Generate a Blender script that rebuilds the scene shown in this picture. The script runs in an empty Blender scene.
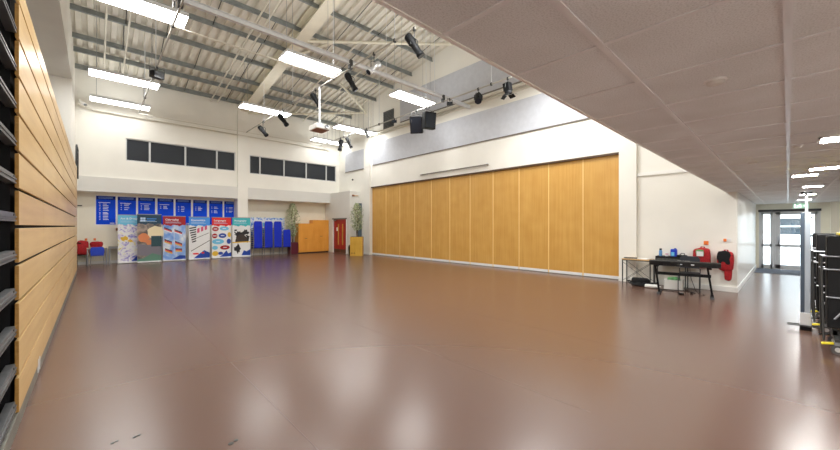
import bpy, math, random
from mathutils import Vector, Matrix
R = random.Random(7)
PI = math.pi
scn = bpy.context.scene
COL = scn.collection

# ------------------------------------------------------------------ materials
def lin(c):
    out = []
    for v in c:
        v = v / 255.0
        out.append(v / 12.92 if v <= 0.04045 else ((v + 0.055) / 1.055) ** 2.4)
    return (out[0], out[1], out[2], 1.0)

def new_mat(name):
    m = bpy.data.materials.new(name); m.use_nodes = True
    nt = m.node_tree
    b = nt.nodes['Principled BSDF']
    return m, nt, b

def ramp(nt, stops):
    r = nt.nodes.new('ShaderNodeValToRGB')
    el = r.color_ramp.elements
    while len(el) < len(stops): el.new(0.5)
    for e, (p, c) in zip(el, stops):
        e.position = p; e.color = lin(c)
    return r

def coords(nt, scale=(1, 1, 1), rot=(0, 0, 0)):
    t = nt.nodes.new('ShaderNodeTexCoord'); mp = nt.nodes.new('ShaderNodeMapping')
    mp.inputs['Scale'].default_value = scale; mp.inputs['Rotation'].default_value = rot
    nt.links.new(t.outputs['Object'], mp.inputs['Vector'])
    return mp.outputs['Vector']

def pmat(name, col, rough=0.5, metal=0.0, var=0.0, scale=3.0, spec=0.5, bump=0.0, stretch=(1, 1, 1), emit=0.0):
    """plain procedural material: colour with a little noise variation"""
    m, nt, b = new_mat(name)
    b.inputs['Roughness'].default_value = rough
    b.inputs['Metallic'].default_value = metal
    b.inputs['Specular IOR Level'].default_value = spec
    b.inputs['Base Color'].default_value = lin(col)
    if var > 0 or bump > 0:
        n = nt.nodes.new('ShaderNodeTexNoise'); n.inputs['Scale'].default_value = scale
        n.inputs['Detail'].default_value = 4
        nt.links.new(coords(nt, stretch), n.inputs['Vector'])
        if var > 0:
            lo = [max(0, v * (1 - var)) for v in col]; hi = [min(255, v * (1 + var)) for v in col]
            r = ramp(nt, [(0.3, lo), (0.7, hi)])
            nt.links.new(n.outputs['Fac'], r.inputs['Fac'])
            nt.links.new(r.outputs['Color'], b.inputs['Base Color'])
        if bump > 0:
            bp = nt.nodes.new('ShaderNodeBump'); bp.inputs['Strength'].default_value = bump
            bp.inputs['Distance'].default_value = 0.01
            nt.links.new(n.outputs['Fac'], bp.inputs['Height'])
            nt.links.new(bp.outputs['Normal'], b.inputs['Normal'])
    return m

def lamp_mat(name, col, strength):
    m, nt, b = new_mat(name)
    b.inputs['Base Color'].default_value = lin((240, 240, 240))
    b.inputs['Emission Color'].default_value = lin(col)
    b.inputs['Emission Strength'].default_value = strength
    m.cycles.emission_sampling = 'FRONT'
    return m

def wood(name, lo, hi, grain_scale, rough=0.4, sheet=2.0):
    m, nt, b = new_mat(name)
    n = nt.nodes.new('ShaderNodeTexNoise'); n.inputs['Scale'].default_value = 1.0; n.inputs['Detail'].default_value = 6
    n.inputs['Roughness'].default_value = 0.65
    nt.links.new(coords(nt, grain_scale), n.inputs['Vector'])
    n2 = nt.nodes.new('ShaderNodeTexNoise'); n2.inputs['Scale'].default_value = sheet; n2.inputs['Detail'].default_value = 1
    nt.links.new(coords(nt), n2.inputs['Vector'])
    mx = nt.nodes.new('ShaderNodeMix'); mx.inputs[0].default_value = 0.35
    nt.links.new(n.outputs['Fac'], mx.inputs[2]); nt.links.new(n2.outputs['Fac'], mx.inputs[3])
    r = ramp(nt, [(0.32, lo), (0.68, hi)])
    nt.links.new(mx.outputs[0], r.inputs['Fac']); nt.links.new(r.outputs['Color'], b.inputs['Base Color'])
    b.inputs['Roughness'].default_value = rough
    return m

def splash(name, stops, scale, detail=4, distort=0.6, rough=0.5):
    """printed picture: noise pushed through several inks"""
    m, nt, b = new_mat(name)
    n = nt.nodes.new('ShaderNodeTexNoise'); n.inputs['Scale'].default_value = scale
    n.inputs['Detail'].default_value = detail; n.inputs['Distortion'].default_value = distort
    nt.links.new(coords(nt), n.inputs['Vector'])
    r = ramp(nt, stops)
    nt.links.new(n.outputs['Fac'], r.inputs['Fac']); nt.links.new(r.outputs['Color'], b.inputs['Base Color'])
    b.inputs['Roughness'].default_value = rough
    return m

M = {}
M['wall'] = pmat('cream wall paint', (240, 238, 230), 0.55, var=0.012, scale=1.2)
M['niche'] = pmat('warm wall paint', (238, 233, 215), 0.55, var=0.015, scale=1.5)
M['band'] = pmat('grey white paint', (222, 221, 216), 0.6, var=0.01, scale=1.5)
M['gloss_wall'] = pmat('gloss white paint', (238, 237, 232), 0.3, var=0.01, scale=1.5, bump=0.02)
M['trim'] = pmat('white gloss trim', (240, 240, 236), 0.3)
M['acoustic'] = pmat('grey acoustic board', (196, 199, 206), 0.8, var=0.02, scale=6)
M['edge_dark'] = pmat('dark edge strip', (120, 114, 106), 0.6)
M['roof'] = pmat('corrugated sheet', (226, 222, 210), 0.5, var=0.03, scale=2)
M['purlin'] = pmat('galvanised purlin', (142, 148, 147), 0.5, metal=0.25, var=0.08, scale=4)
M['rafter'] = pmat('cream steel paint', (226, 221, 203), 0.5, var=0.02)
M['pipe'] = pmat('light painted pipe', (222, 218, 205), 0.4)
M['bar'] = pmat('grey bar paint', (186, 184, 176), 0.4)
M['rod'] = pmat('dark rod', (72, 74, 74), 0.5, metal=0.4)
M['alu'] = pmat('aluminium', (212, 214, 216), 0.32, metal=0.75, var=0.04, scale=20, stretch=(1, 1, 1))
M['rail_alu'] = pmat('worn rail aluminium', (128, 130, 132), 0.4, metal=0.7, var=0.06, scale=14)
M['white_metal'] = pmat('white powder coat', (226, 229, 232), 0.4)
M['steel'] = pmat('grey steel tube', (150, 153, 158), 0.35, metal=0.6)
M['black'] = pmat('black paint', (11, 12, 15), 0.6, spec=0.3, var=0.1, scale=9)
M['black_soft'] = pmat('black fabric', (12, 12, 16), 0.9, var=0.25, scale=30)
M['black_gloss'] = pmat('black satin plastic', (10, 10, 13), 0.3)
M['dark_void'] = pmat('dark understructure', (18, 19, 24), 0.8, var=0.3, scale=4)
M['lens'] = pmat('dark lens', (40, 46, 56), 0.08)
M['blue'] = pmat('royal blue fabric', (6, 42, 192), 0.8, var=0.12, scale=40)
M['blue_plastic'] = pmat('blue plastic', (22, 62, 190), 0.45)
M['board'] = pmat('blue board print', (0, 74, 226), 0.6, spec=0.2, var=0.05, scale=2)
M['board_dark'] = pmat('navy print', (8, 40, 130), 0.6, spec=0.2)
M['ink_white'] = pmat('white print', (236, 240, 248), 0.5)
M['ink_pale'] = pmat('pale blue print', (130, 165, 235), 0.5)
M['red'] = pmat('red fabric', (158, 16, 26), 0.75, var=0.18, scale=25)
M['red_door'] = pmat('red door paint', (168, 28, 36), 0.35, var=0.04)
M['orange'] = pmat('orange plastic', (235, 130, 60), 0.45)
M['wood_pan'] = wood('oak veneer', (196, 146, 68), (213, 167, 91), (14, 14, 0.5), 0.42)
M['seam'] = pmat('pale seam strip', (240, 208, 140), 0.45)
M['ply'] = wood('birch ply face', (206, 168, 108), (232, 200, 142), (9, 0.35, 9), 0.34, sheet=0.7)
M['ply_edge'] = wood('ply edge', (176, 128, 58), (214, 168, 92), (20, 2, 60), 0.5)
M['cab'] = wood('orange beech', (224, 150, 56), (238, 168, 74), (10, 10, 0.6), 0.42)
M['box_wood'] = wood('pale oak box', (196, 152, 50), (216, 174, 72), (8, 8, 0.8), 0.5)
M['table_wood'] = wood('tan table top', (196, 160, 110), (220, 186, 138), (3, 20, 20), 0.45)
M['table_cream'] = pmat('cream laminate', (232, 218, 184), 0.4)
M['kick'] = pmat('grey kick plate', (128, 128, 120), 0.4, metal=0.3, var=0.1, scale=6)
M['leaf'] = pmat('pale green leaf', (142, 156, 112), 0.5, var=0.35, scale=14)
M['leaf2'] = pmat('cream green leaf', (206, 208, 176), 0.5, var=0.25, scale=14)
M['bark'] = pmat('brown bark', (96, 74, 52), 0.8, var=0.2, scale=12)
M['burgundy'] = pmat('burgundy pot', (92, 20, 40), 0.5)
M['soil'] = pmat('soil', (60, 44, 34), 0.9, var=0.2, scale=20)
M['tile_grid'] = pmat('ceiling grid', (226, 226, 228), 0.35)
M['white_plastic'] = pmat('white plastic', (236, 236, 234), 0.4)
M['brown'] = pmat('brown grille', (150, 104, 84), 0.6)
M['blind'] = pmat('black blind', (28, 34, 42), 0.55, var=0.06, scale=2, stretch=(1, 1, 40))
M['frame_grey'] = pmat('grey window frame', (206, 208, 208), 0.4)
M['door_frame'] = pmat('silver door frame', (206, 208, 210), 0.35)
M['mat_floor'] = pmat('charcoal mat', (66, 70, 80), 0.95, var=0.15, scale=60)
M['yellow'] = pmat('yellow plastic', (232, 214, 40), 0.5)
M['rubber'] = pmat('grey rubber', (84, 84, 86), 0.7)
M['green_sign'] = lamp_mat('green sign panel', (30, 150, 96), 0.35)
M['sign_white'] = lamp_mat('white sign symbol', (240, 250, 244), 0.9)
M['hall_lamp'] = lamp_mat('hall lamp diffuser', (252, 252, 250), 9.0)
M['hall_lamp_low'] = lamp_mat('dimmed hall lamp diffuser', (252, 252, 250), 3.2)
M['added_row_lamp'] = lamp_mat('bright added row diffuser', (252, 252, 250), 24.0)  # strong emission for the added, unseen front row
M['roof_fill'] = lamp_mat('added roof fill glow', (252, 252, 250), 4.5)  # added fill glow for the roof, not part of the real lamps
M['roof_fill_low'] = lamp_mat('weaker added roof glow', (252, 252, 250), 1.8)
M['down_lamp'] = lamp_mat('corridor lamp diffuser', (252, 250, 246), 52.0)
M['water'] = pmat('blue drink bottle', (96, 150, 205), 0.2)
M['cable'] = pmat('black cable', (22, 22, 24), 0.55)
M['green'] = pmat('green cloth', (88, 146, 92), 0.8, var=0.2, scale=20)
M['mirror'] = pmat('grey blue glass strip', (96, 112, 124), 0.12)
M['kickdoor'] = pmat('brown kick panel', (92, 62, 46), 0.5)
M['vision'] = pmat('amber vision glass', (200, 158, 92), 0.2)
M['paper'] = pmat('white paper', (240, 240, 238), 0.7)
M['grille'] = pmat('vent grille', (96, 98, 94), 0.5)
M['plinth'] = pmat('dark plinth', (40, 32, 26), 0.6)

# floor vinyl: brown red, glossy, with faint waves, scuffs and seams
m, nt, b = new_mat('brown vinyl floor'); M['floor'] = m
v = coords(nt)
b.inputs['Base Color'].default_value = lin((102, 76, 65))
b.inputs['Roughness'].default_value = 0.25
b.inputs['Specular IOR Level'].default_value = 0.9

# fissured ceiling tiles
m, nt, b = new_mat('mineral ceiling tile'); M['tile'] = m
v = coords(nt)
n1 = nt.nodes.new('ShaderNodeTexNoise'); n1.inputs['Scale'].default_value = 130; n1.inputs['Detail'].default_value = 3
nt.links.new(v, n1.inputs['Vector'])
n2 = nt.nodes.new('ShaderNodeTexNoise'); n2.inputs['Scale'].default_value = 1.6; n2.inputs['Detail'].default_value = 2
nt.links.new(v, n2.inputs['Vector'])
r1 = ramp(nt, [(0.3, (216, 218, 219)), (0.55, (238, 241, 243))]); nt.links.new(n1.outputs['Fac'], r1.inputs['Fac'])
r2 = ramp(nt, [(0.3, (238, 236, 234)), (0.7, (255, 255, 255))]); nt.links.new(n2.outputs['Fac'], r2.inputs['Fac'])
mx = nt.nodes.new('ShaderNodeMix'); mx.data_type = 'RGBA'; mx.blend_type = 'MULTIPLY'; mx.inputs[0].default_value = 1.0
nt.links.new(r1.outputs['Color'], mx.inputs[6]); nt.links.new(r2.outputs['Color'], mx.inputs[7])
nt.links.new(mx.outputs[2], b.inputs['Base Color'])
b.inputs['Roughness'].default_value = 0.85

# clear pane
m = bpy.data.materials.new('clear pane'); m.use_nodes = True; M['glass'] = m
nt = m.node_tree; nt.nodes.remove(nt.nodes['Principled BSDF'])
tr = nt.nodes.new('ShaderNodeBsdfTransparent'); tr.inputs['Color'].default_value = (0.9, 0.94, 0.95, 1)
gl = nt.nodes.new('ShaderNodeBsdfGlossy'); gl.inputs['Roughness'].default_value = 0.03
ms = nt.nodes.new('ShaderNodeMixShader'); ms.inputs[0].default_value = 0.1
nt.links.new(tr.outputs[0], ms.inputs[1]); nt.links.new(gl.outputs[0], ms.inputs[2])
nt.links.new(ms.outputs[0], nt.nodes['Material Output'].inputs['Surface'])

# ------------------------------------------------------------------ mesh builder
class MB:
    def __init__(s): s.v = []; s.f = []; s.sm = []
    def add(s, vs, fs, smooth=False):
        o = len(s.v); s.v += [tuple(v) for v in vs]
        s.f += [tuple(i + o for i in f) for f in fs]; s.sm += [smooth] * len(fs)
        return s
    def box(s, x0, x1, y0, y1, z0, z1):
        return s.obox(((x0 + x1) / 2, (y0 + y1) / 2, (z0 + z1) / 2), (x1 - x0, y1 - y0, z1 - z0))
    def obox(s, c, size, rot=None):
        hx, hy, hz = size[0] / 2, size[1] / 2, size[2] / 2
        vs = [Vector((x, y, z)) for x in (-hx, hx) for y in (-hy, hy) for z in (-hz, hz)]
        if rot is not None: vs = [rot @ p for p in vs]
        c = Vector(c); vs = [p + c for p in vs]
        return s.add(vs, [(0, 1, 3, 2), (4, 6, 7, 5), (0, 4, 5, 1), (2, 3, 7, 6), (0, 2, 6, 4), (1, 5, 7, 3)])
    def cyl(s, p0, p1, r0, r1=None, n=12, caps=True):
        r1 = r0 if r1 is None else r1
        p0, p1 = Vector(p0), Vector(p1); d = (p1 - p0).normalized()
        u = d.orthogonal().normalized(); w = d.cross(u)
        vs = []
        for p, r in ((p0, r0), (p1, r1)):
            for k in range(n):
                a = 2 * PI * k / n; vs.append(p + u * math.cos(a) * r + w * math.sin(a) * r)
        fs = [(k, (k + 1) % n, n + (k + 1) % n, n + k) for k in range(n)]
        s.add(vs, fs, True)
        if caps: s.add(vs, [tuple(range(n))[::-1], tuple(range(n, 2 * n))])
        return s
    def tube(s, path, r, n=8):
        path = [Vector(p) for p in path]; rings = []
        u = None
        for i, p in enumerate(path):
            a = path[max(0, i - 1)]; c = path[min(len(path) - 1, i + 1)]
            d = (c - a).normalized()
            if u is None: u = d.orthogonal().normalized()
            else: u = (u - d * u.dot(d)).normalized()
            w = d.cross(u)
            rings.append([p + (u * math.cos(2 * PI * k / n) + w * math.sin(2 * PI * k / n)) * r for k in range(n)])
        vs = [q for ring in rings for q in ring]; fs = []
        for i in range(len(path) - 1):
            for k in range(n):
                fs.append((i * n + k, i * n + (k + 1) % n, (i + 1) * n + (k + 1) % n, (i + 1) * n + k))
        s.add(vs, fs, True)
        s.add(vs, [tuple(range(n))[::-1], tuple(range((len(path) - 1) * n, len(path) * n))])
        return s
    def lathe(s, prof, c=(0, 0, 0), n=20, rot=None):
        vs = []
        for r, z in prof:
            for k in range(n):
                a = 2 * PI * k / n; p = Vector((r * math.cos(a), r * math.sin(a), z))
                if rot is not None: p = rot @ p
                vs.append(p + Vector(c))
        fs = []
        for i in range(len(prof) - 1):
            for k in range(n):
                fs.append((i * n + k, i * n + (k + 1) % n, (i + 1) * n + (k + 1) % n, (i + 1) * n + k))
        s.add(vs, fs, True)
        s.add(vs, [tuple(range(n))[::-1], tuple(range((len(prof) - 1) * n, len(prof) * n))])
        return s
    def prism(s, poly, y0, y1):
        """poly in x,z extruded along y"""
        n = len(poly)
        vs = [(x, y0, z) for x, z in poly] + [(x, y1, z) for x, z in poly]
        fs = [(i, (i + 1) % n, n + (i + 1) % n, n + i) for i in range(n)]
        fs += [tuple(range(n))[::-1], tuple(range(n, 2 * n))]
        return s.add(vs, fs)
    def build(s, name, mat, parent=None, bevel=0.0, kind=None, seg=2, flat=False):
        me = bpy.data.meshes.new(name); me.from_pydata(s.v, [], s.f); me.update()
        for p, q in zip(me.polygons, s.sm): p.use_smooth = q
        import bmesh
        bm = bmesh.new(); bm.from_mesh(me); 
        if not flat: bmesh.ops.recalc_face_normals(bm, faces=bm.faces)
        bm.to_mesh(me); bm.free()
        for k in (mat if isinstance(mat, (list, tuple)) else [mat]): me.materials.append(k)
        o = bpy.data.objects.new(name, me); COL.objects.link(o)
        if parent: o.parent = parent
        if bevel:
            b = o.modifiers.new('bevel', 'BEVEL'); b.width = bevel; b.segments = seg; b.limit_method = 'ANGLE'
        if kind: o['kind'] = kind
        return o

def box(*a): return MB().box(*a)
def tray(x0, x1, y0, y1, z0, z1):
    mb = MB()
    return mb.add([(x0, y0, z0), (x1, y0, z0), (x1, y1, z0), (x0, y1, z0), (x0, y0, z1), (x1, y0, z1), (x1, y1, z1), (x0, y1, z1)], [(0, 3, 2, 1), (0, 1, 5, 4), (1, 2, 6, 5), (2, 3, 7, 6), (3, 0, 4, 7)])
def tag(o, label, cat, group=None):
    o['label'] = label; o['category'] = cat
    if group: o['group'] = group
    return o
def thing(name, label, cat, loc=(0, 0, 0), rz=0.0, group=None):
    o = bpy.data.objects.new(name, None); COL.objects.link(o)
    o.empty_display_size = 0.1
    o.location = loc; o.rotation_euler = (0, 0, rz)
    return tag(o, label, cat, group)
def copy_tree(o, parent=None):
    c = o.copy(); COL.objects.link(c)
    if parent: c.parent = parent
    for ch in list(o.children): copy_tree(ch, c)
    return c
def struct(name, mb, mat, parent=None, bevel=0.0):
    return mb.build(name, mat, parent, bevel, kind='structure')
def text(body, size, mat, parent, loc, rot=(PI / 2, 0, 0), name='lettering', align='LEFT'):
    cu = bpy.data.curves.new(name, 'FONT'); cu.body = body; cu.size = size; cu.extrude = 0.0008; cu.offset = 0.003; cu.align_x = align
    cu.materials.append(mat)
    f = bpy.data.objects.new(name, cu); COL.objects.link(f)
    me = bpy.data.meshes.new_from_object(f.evaluated_get(bpy.context.evaluated_depsgraph_get()))
    bpy.data.objects.remove(f)
    me.materials.clear(); me.materials.append(mat)
    o = bpy.data.objects.new(name, me); COL.objects.link(o); o.parent = parent; o.location = loc; o.rotation_euler = rot
    return o
def RX(a): return Matrix.Rotation(a, 3, 'X')
def RY(a): return Matrix.Rotation(a, 3, 'Y')
def RZ(a): return Matrix.Rotation(a, 3, 'Z')

# ------------------------------------------------------------------ the setting
RS, RE = 0.158, 8.25                                # roof slope, eaves height at y = 20
def rz(y): return RE + RS * (20.0 - y)
XW = 11.6

struct('floor', box(-3.3, 19.2, -3.3, 21.0, -0.1, 0.0), M['floor'])
sm = MB()
for x0, y0, x1, y1 in ((1.2, 1.3, 1.2, 20.4), (3.2, 1.2, 3.2, 20.4), (5.2, 1.2, 5.2, 20.4), (7.2, 1.2, 7.2, 20.4), (9.2, 1.2, 9.2, 20.4)):
    sm.box(x0 - 0.002, x1 + 0.002, y0, y1, 0.0, 0.0006)
struct('trim_floor_seams', sm, pmat('weld line', (98, 62, 54), 0.4))

def grid_wall(name, axis, base, thick, u0, u1, z0, z1, holes, mat, back=None):
    """wall made of boxes around rectangular holes; axis 'x': plane x=base running along y"""
    us = sorted({u0, u1, *[h[0] for h in holes], *[h[1] for h in holes]})
    zs = sorted({z0, z1, *[h[2] for h in holes], *[h[3] for h in holes]})
    mb = MB()
    def cell(a, b, c, d, dep):
        if axis == 'x': mb.box(base + dep, base + thick, a, b, c, d)
        else: mb.box(a, b, base + dep, base + thick, c, d)
    for i in range(len(us) - 1):
        for k in range(len(zs) - 1):
            mu, mz = (us[i] + us[i + 1]) / 2, (zs[k] + zs[k + 1]) / 2
            hit = any(h[0] < mu < h[1] and h[2] < mz < h[3] for h in holes)
            if not hit: cell(us[i], us[i + 1], zs[k], zs[k + 1], 0.0)
            elif back is not None: cell(us[i], us[i + 1], zs[k], zs[k + 1], back)
    return struct(name, mb, mat)

W1 = (1.0, 5.42, 4.54, 5.54); W2 = (6.12, 11.37, 4.5, 5.51)
grid_wall('wall_back', 'y', 20.0, 0.8, -0.75, 11.9, 3.12, 9.0, [W1, W2], M['wall'], back=0.2)
struct('wall_back_lower', box(-0.75, 10.9, 20.6, 20.8, 0, 3.12), M['niche'])
struct('wall_back_band', box(-0.59, 10.9, 19.9, 20.0, 3.1, 3.72), M['band'])
struct('pillar', box(5.50, 6.0, 19.88, 20.6, 0, 8.4), M['wall'])
tb = MB()
tb.box(-0.59, 5.50, 20.58, 20.6, 0, 0.12).box(6.0, 10.9, 20.58, 20.6, 0, 0.12)
struct('baseboard_back', tb, M['trim'])

def window(name, x0, x1, z0, z1, cuts):
    w = bpy.data.objects.new(name, None); COL.objects.link(w); w['kind'] = 'structure'; w.location = (x0, 20.06, z0)
    fr = MB(); W = x1 - x0; Hh = z1 - z0
    for a, c, d, e in ((0, W, 0, 0.04), (0, W, Hh - 0.04, Hh), (0, 0.04, 0, Hh), (W - 0.04, W, 0, Hh)): fr.box(a, c, -0.03, 0.05, d, e)
    cx = [0.0] + [c - x0 for c in cuts] + [W]
    for c in cx[1:-1]: fr.box(c - 0.035, c + 0.035, -0.03, 0.05, 0, Hh)
    fr.build('window_frame', M['frame_grey'], w, 0.004)
    for a, c in zip(cx[:-1], cx[1:]): box(a + 0.02, c - 0.02, 0.03, 0.045, 0.02, Hh - 0.02).build('blind', M['blind'], w)
window('window_1', *W1, [1.84, 3.21, 4.56])
window('window_2', *W2, [6.67, 8.01, 9.36, 10.69])

# right wall with the opening of the folding partition
grid_wall('wall_right', 'x', XW, 0.3, 0.87, 20.8, 0.0, 11.8, [(3.49, 16.45, 0.0, 3.9)], M['wall'], back=0.18)
pl = MB(); pl.box(11.5, XW, 16.45, 17.05, 0, 8.9).box(11.5, XW, 3.03, 3.49, 0, 10.95)
struct('pillar', pl, M['wall'])
grid_wall('wall_lobby', 'x', 10.9, 0.68, 17.6, 20.6, 0.0, 3.72, [(17.95, 19.6, 0.0, 2.08)], M['band'], back=0.14)
bb = MB(); bb.box(11.575, XW, 0.87, 3.03, 0, 0.13).box(11.475, 11.5, 3.03, 3.49, 0, 0.13).box(10.9, XW - 0.02, 17.58, 17.6, 0, 0.1).box(11.475, 11.5, 16.45, 17.05, 0, 0.1)
struct('baseboard_right', bb, M['trim'])
struct('trim_1', MB().box(11.56, XW, 0.9, 3.03, 3.1, 3.2), M['trim'])
lg = MB(); lg.tube([(11.5, 3.5, 6.87), (11.5, 16.4, 6.87)], 0.055); lg.box(11.54, XW, 3.5, 16.4, 6.73, 6.79)
struct('trim_2', lg, M['pipe'])

# acoustic boards (fixed to the wall)
def acoustic(name, y0, y1, z0, z1, lab):
    t = thing(name, lab, 'wall panel', (XW, (y0 + y1) / 2, z0)); h = (y1 - y0) / 2
    box(-0.05, 0, -h, h, 0, z1 - z0).build('panel_face', M['acoustic'], t, 0.004)
    box(-0.055, 0, -h, h, -0.03, 0).build('edge_strip', M['edge_dark'], t)
acoustic('acoustic_panel', 3.5, 16.22, 5.13, 6.36, 'long pale grey acoustic panel above the wooden folding partition, the lower of two')
acoustic('acoustic_panel', 3.5, 13.8, 7.05, 8.45, 'pale grey acoustic panel high under the roof, above the wall pipe')
acoustic('acoustic_panel', 17.07, 19.2, 5.05, 6.2, 'small pale grey acoustic panel in the far corner, left of the pilaster')

# front wall above the low ceiling, left walls, rear
struct('wall_front', box(-3.3, 11.9, 0.86, 1.06, 2.58, 12.0), M['wall'])
struct('wall_left', box(-0.75, -0.59, 1.06, 17.3, 6.83, 12.0), M['wall'])
struct('wall_left_soffit', box(-3.3, -0.75, 1.06, 17.3, 6.83, 7.0), M['wall'])
struct('wall_left_end', box(-3.3, -0.59, 17.3, 20.8, 0, 9.0), M['wall'])
struct('wall_left_back', box(-3.5, -3.3, -3.3, 20.8, 0, 7.0), M['wall'])
struct('wall_rear', box(-3.3, 19.2, -3.5, -3.3, 0, 2.6), M['wall'])
struct('wall_corridor', box(11.9, 19.3, 0.87, 1.06, 0, 2.6), M['gloss_wall'])
struct('baseboard_corridor', box(11.56, 19.0, 0.85, 0.87, 0, 0.13), M['trim'])
grid_wall('wall_end', 'x', 19.0, 0.2, -3.3, 1.06, 0.0, 2.6, [(-0.8, 0.78, 0.0, 2.24)], M['niche'])
struct('wall_end_return', box(18.75, 19.0, -3.3, -1.02, 0, 2.5), M['niche'])

# corrugated roof
roof = MB(); prof = []
x = -0.8
while x < 12.0:
    prof += [(x, 0.0), (x + 0.15, 0.0), (x + 0.17, 0.10), (x + 0.29, 0.10)]; x += 0.31
ya, yb = 0.8, 20.3
n = len(prof)
vs = [(p, ya, rz(ya) + h) for p, h in prof] + [(p, yb, rz(yb) + h) for p, h in prof]
vs += [(p, ya, rz(ya) + h + 0.03) for p, h in prof] + [(p, yb, rz(yb) + h + 0.03) for p, h in prof]
fs = [(i, i + 1, n + i + 1, n + i) for i in range(n - 1)] + [(2 * n + i, 3 * n + i, 3 * n + i + 1, 2 * n + i + 1) for i in range(n - 1)]
roof.add(vs, fs)
struct('ceiling', roof, M['roof'])
for y in (2.5, 4.0, 5.5, 7.0, 8.5, 10.0, 11.5, 12.95, 14.4, 15.95, 17.6, 18.55, 19.85):
    p = MB(); z = rz(y)
    p.obox((5.55, y, z - 0.10), (12.3, 0.012, 0.2)).obox((5.55, y - 0.035, z - 0.19), (12.3, 0.07, 0.012)).obox((5.55, y + 0.035, z - 0.006), (12.3, 0.07, 0.012))
    struct('beam', p, M['purlin'])
rf = MB()
ang = math.atan(RS); L = 19.2 / math.cos(ang); yc = 10.6
for dz, w, h in ((-0.50, 0.46, 0.03), (-0.245, 0.02, 0.49), (-0.015, 0.46, 0.03)):
    rf.obox((5.86, yc, rz(yc) + dz), (w, L, h), RX(-ang))
struct('beam', rf, M['rafter'])
br = MB()
for p0, p1 in (((6.05, 12.88, 8.87), (10.61, 10.05, 9.32)), ((7.85, 19.09, 7.89), (11.6, 16.81, 8.25)), ((8.75, 14.9, 8.56), (11.6, 16.9, 8.2)), ((6.0, 14.2, 8.7), (6.9, 12.4, 8.95)), ((10.61, 10.05, 9.32), (11.6, 9.4, 9.45)), ((6.0, 20.0, 7.75), (7.85, 19.09, 7.89))):
    br.tube([p0, p1], 0.06)
struct('trim_3', br, M['rafter'])
sr = MB()
for xx in (0.75, 1.9, 3.1, 4.9, 7.2, 8.4, 9.6, 10.7):
    for a, b_ in ((10.0, 11.5), (11.5, 12.95), (12.95, 14.4), (14.4, 15.95), (15.95, 17.6), (18.55, 19.85), (8.5, 10.0)):
        if R.random() < 0.75: sr.tube([(xx, a, rz(a) - 0.12), (xx + 0.05, b_, rz(b_) - 0.12)], 0.014, 6)
struct('trim_4', sr, M['rod'])
for xx in (0.28, 0.87, 4.25, 4.55, 7.9, 9.1):
    p = MB(); p.tube([(xx, 1.4, rz(1.4) - 0.32), (xx, 19.9, rz(19.9) - 0.32)], 0.032)
    for y in (4, 8.5, 13, 17.6): p.cyl((xx, y, rz(y) - 0.32), (xx, y, rz(y)), 0.008, n=6)
    struct('trim_5', p, M['pipe'])
wp = MB(); wp.tube([(-0.5, 19.9, 6.62), (0.0, 19.9, 6.5), (10.8, 19.9, 6.45)], 0.028); wp.tube([(1.4, 19.2, 6.5), (9.9, 19.2, 6.5)], 0.018); wp.tube([(1.4, 10.25, 6.5), (5.72, 10.25, 6.5)], 0.025)
struct('trim_6', wp, M['pipe'])

# low suspended ceiling
struct('ceiling_corridor', box(-3.3, 19.2, -3.3, 1.06, 2.5, 2.58), M['tile'])
tg = MB()
for y in (0.6, 0.0, -0.6, -1.2, -1.8, -2.4, -3.0): tg.box(-3.3, 19.0, y - 0.014, y + 0.014, 2.492, 2.502)
x = -3.07
while x < 19:
    tg.box(x - 0.012, x + 0.012, -3.3, 1.06, 2.495, 2.502); x += 0.6
struct('trim_ceiling_grid', tg, M['tile_grid'])
struct('trim_ceiling_edge', MB().box(-3.3, 11.6, 1.046, 1.066, 2.494, 2.6), M['trim'])

# entrance door at the corridor end
d1 = bpy.data.objects.new('door_1', None); COL.objects.link(d1); d1['kind'] = 'structure'; d1.location = (19.05, 0, 0)
f = MB()
f.box(-0.06, 0.08, 0.72, 0.78, 0, 2.24).box(-0.06, 0.08, -0.8, -0.74, 0, 2.24).box(-0.06, 0.08, -0.8, 0.78, 2.18, 2.24).box(-0.06, 0.08, 0.33, 0.41, 0, 2.2)
f.build('door_frame', M['door_frame'], d1, 0.004)
box(-0.075, -0.055, -0.82, 0.8, 2.20, 2.28).build('head_closer', pmat('dark door header', (58, 60, 62), 0.5), d1)
s = MB()
for z0, z1 in ((0, 0.16), (0.86, 0.95), (2.1, 2.18)): s.box(-0.03, 0.03, 0.41, 0.72, z0, z1)
for y0, y1 in ((0.41, 0.47), (0.66, 0.72)): s.box(-0.03, 0.03, y0, y1, 0, 2.18)
s.build('side_light', M['door_frame'], d1)
box(-0.005, 0.005, 0.45, 0.68, 0.1, 2.12).build('pane', M['glass'], d1)
lf = MB()
for z0, z1 in ((0.01, 0.17), (0.86, 0.95), (2.08, 2.18)): lf.box(-0.03, 0.03, -0.74, 0.33, z0, z1)
for y0, y1 in ((0.2, 0.33), (-0.74, -0.66)): lf.box(-0.03, 0.03, y0, y1, 0.01, 2.18)
leaf = lf.build('door_leaf', M['door_frame'], d1, 0.003)
box(-0.005, 0.005, -0.7, 0.24, 0.12, 2.12).build('pane', M['glass'], leaf)
hd = MB(); hd.tube([(-0.04, 0.25, 0.95), (-0.09, 0.25, 0.95), (-0.09, 0.25, 1.25), (-0.04, 0.25, 1.25)], 0.014)
hd.build('door_handle', M['steel'], leaf)

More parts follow.
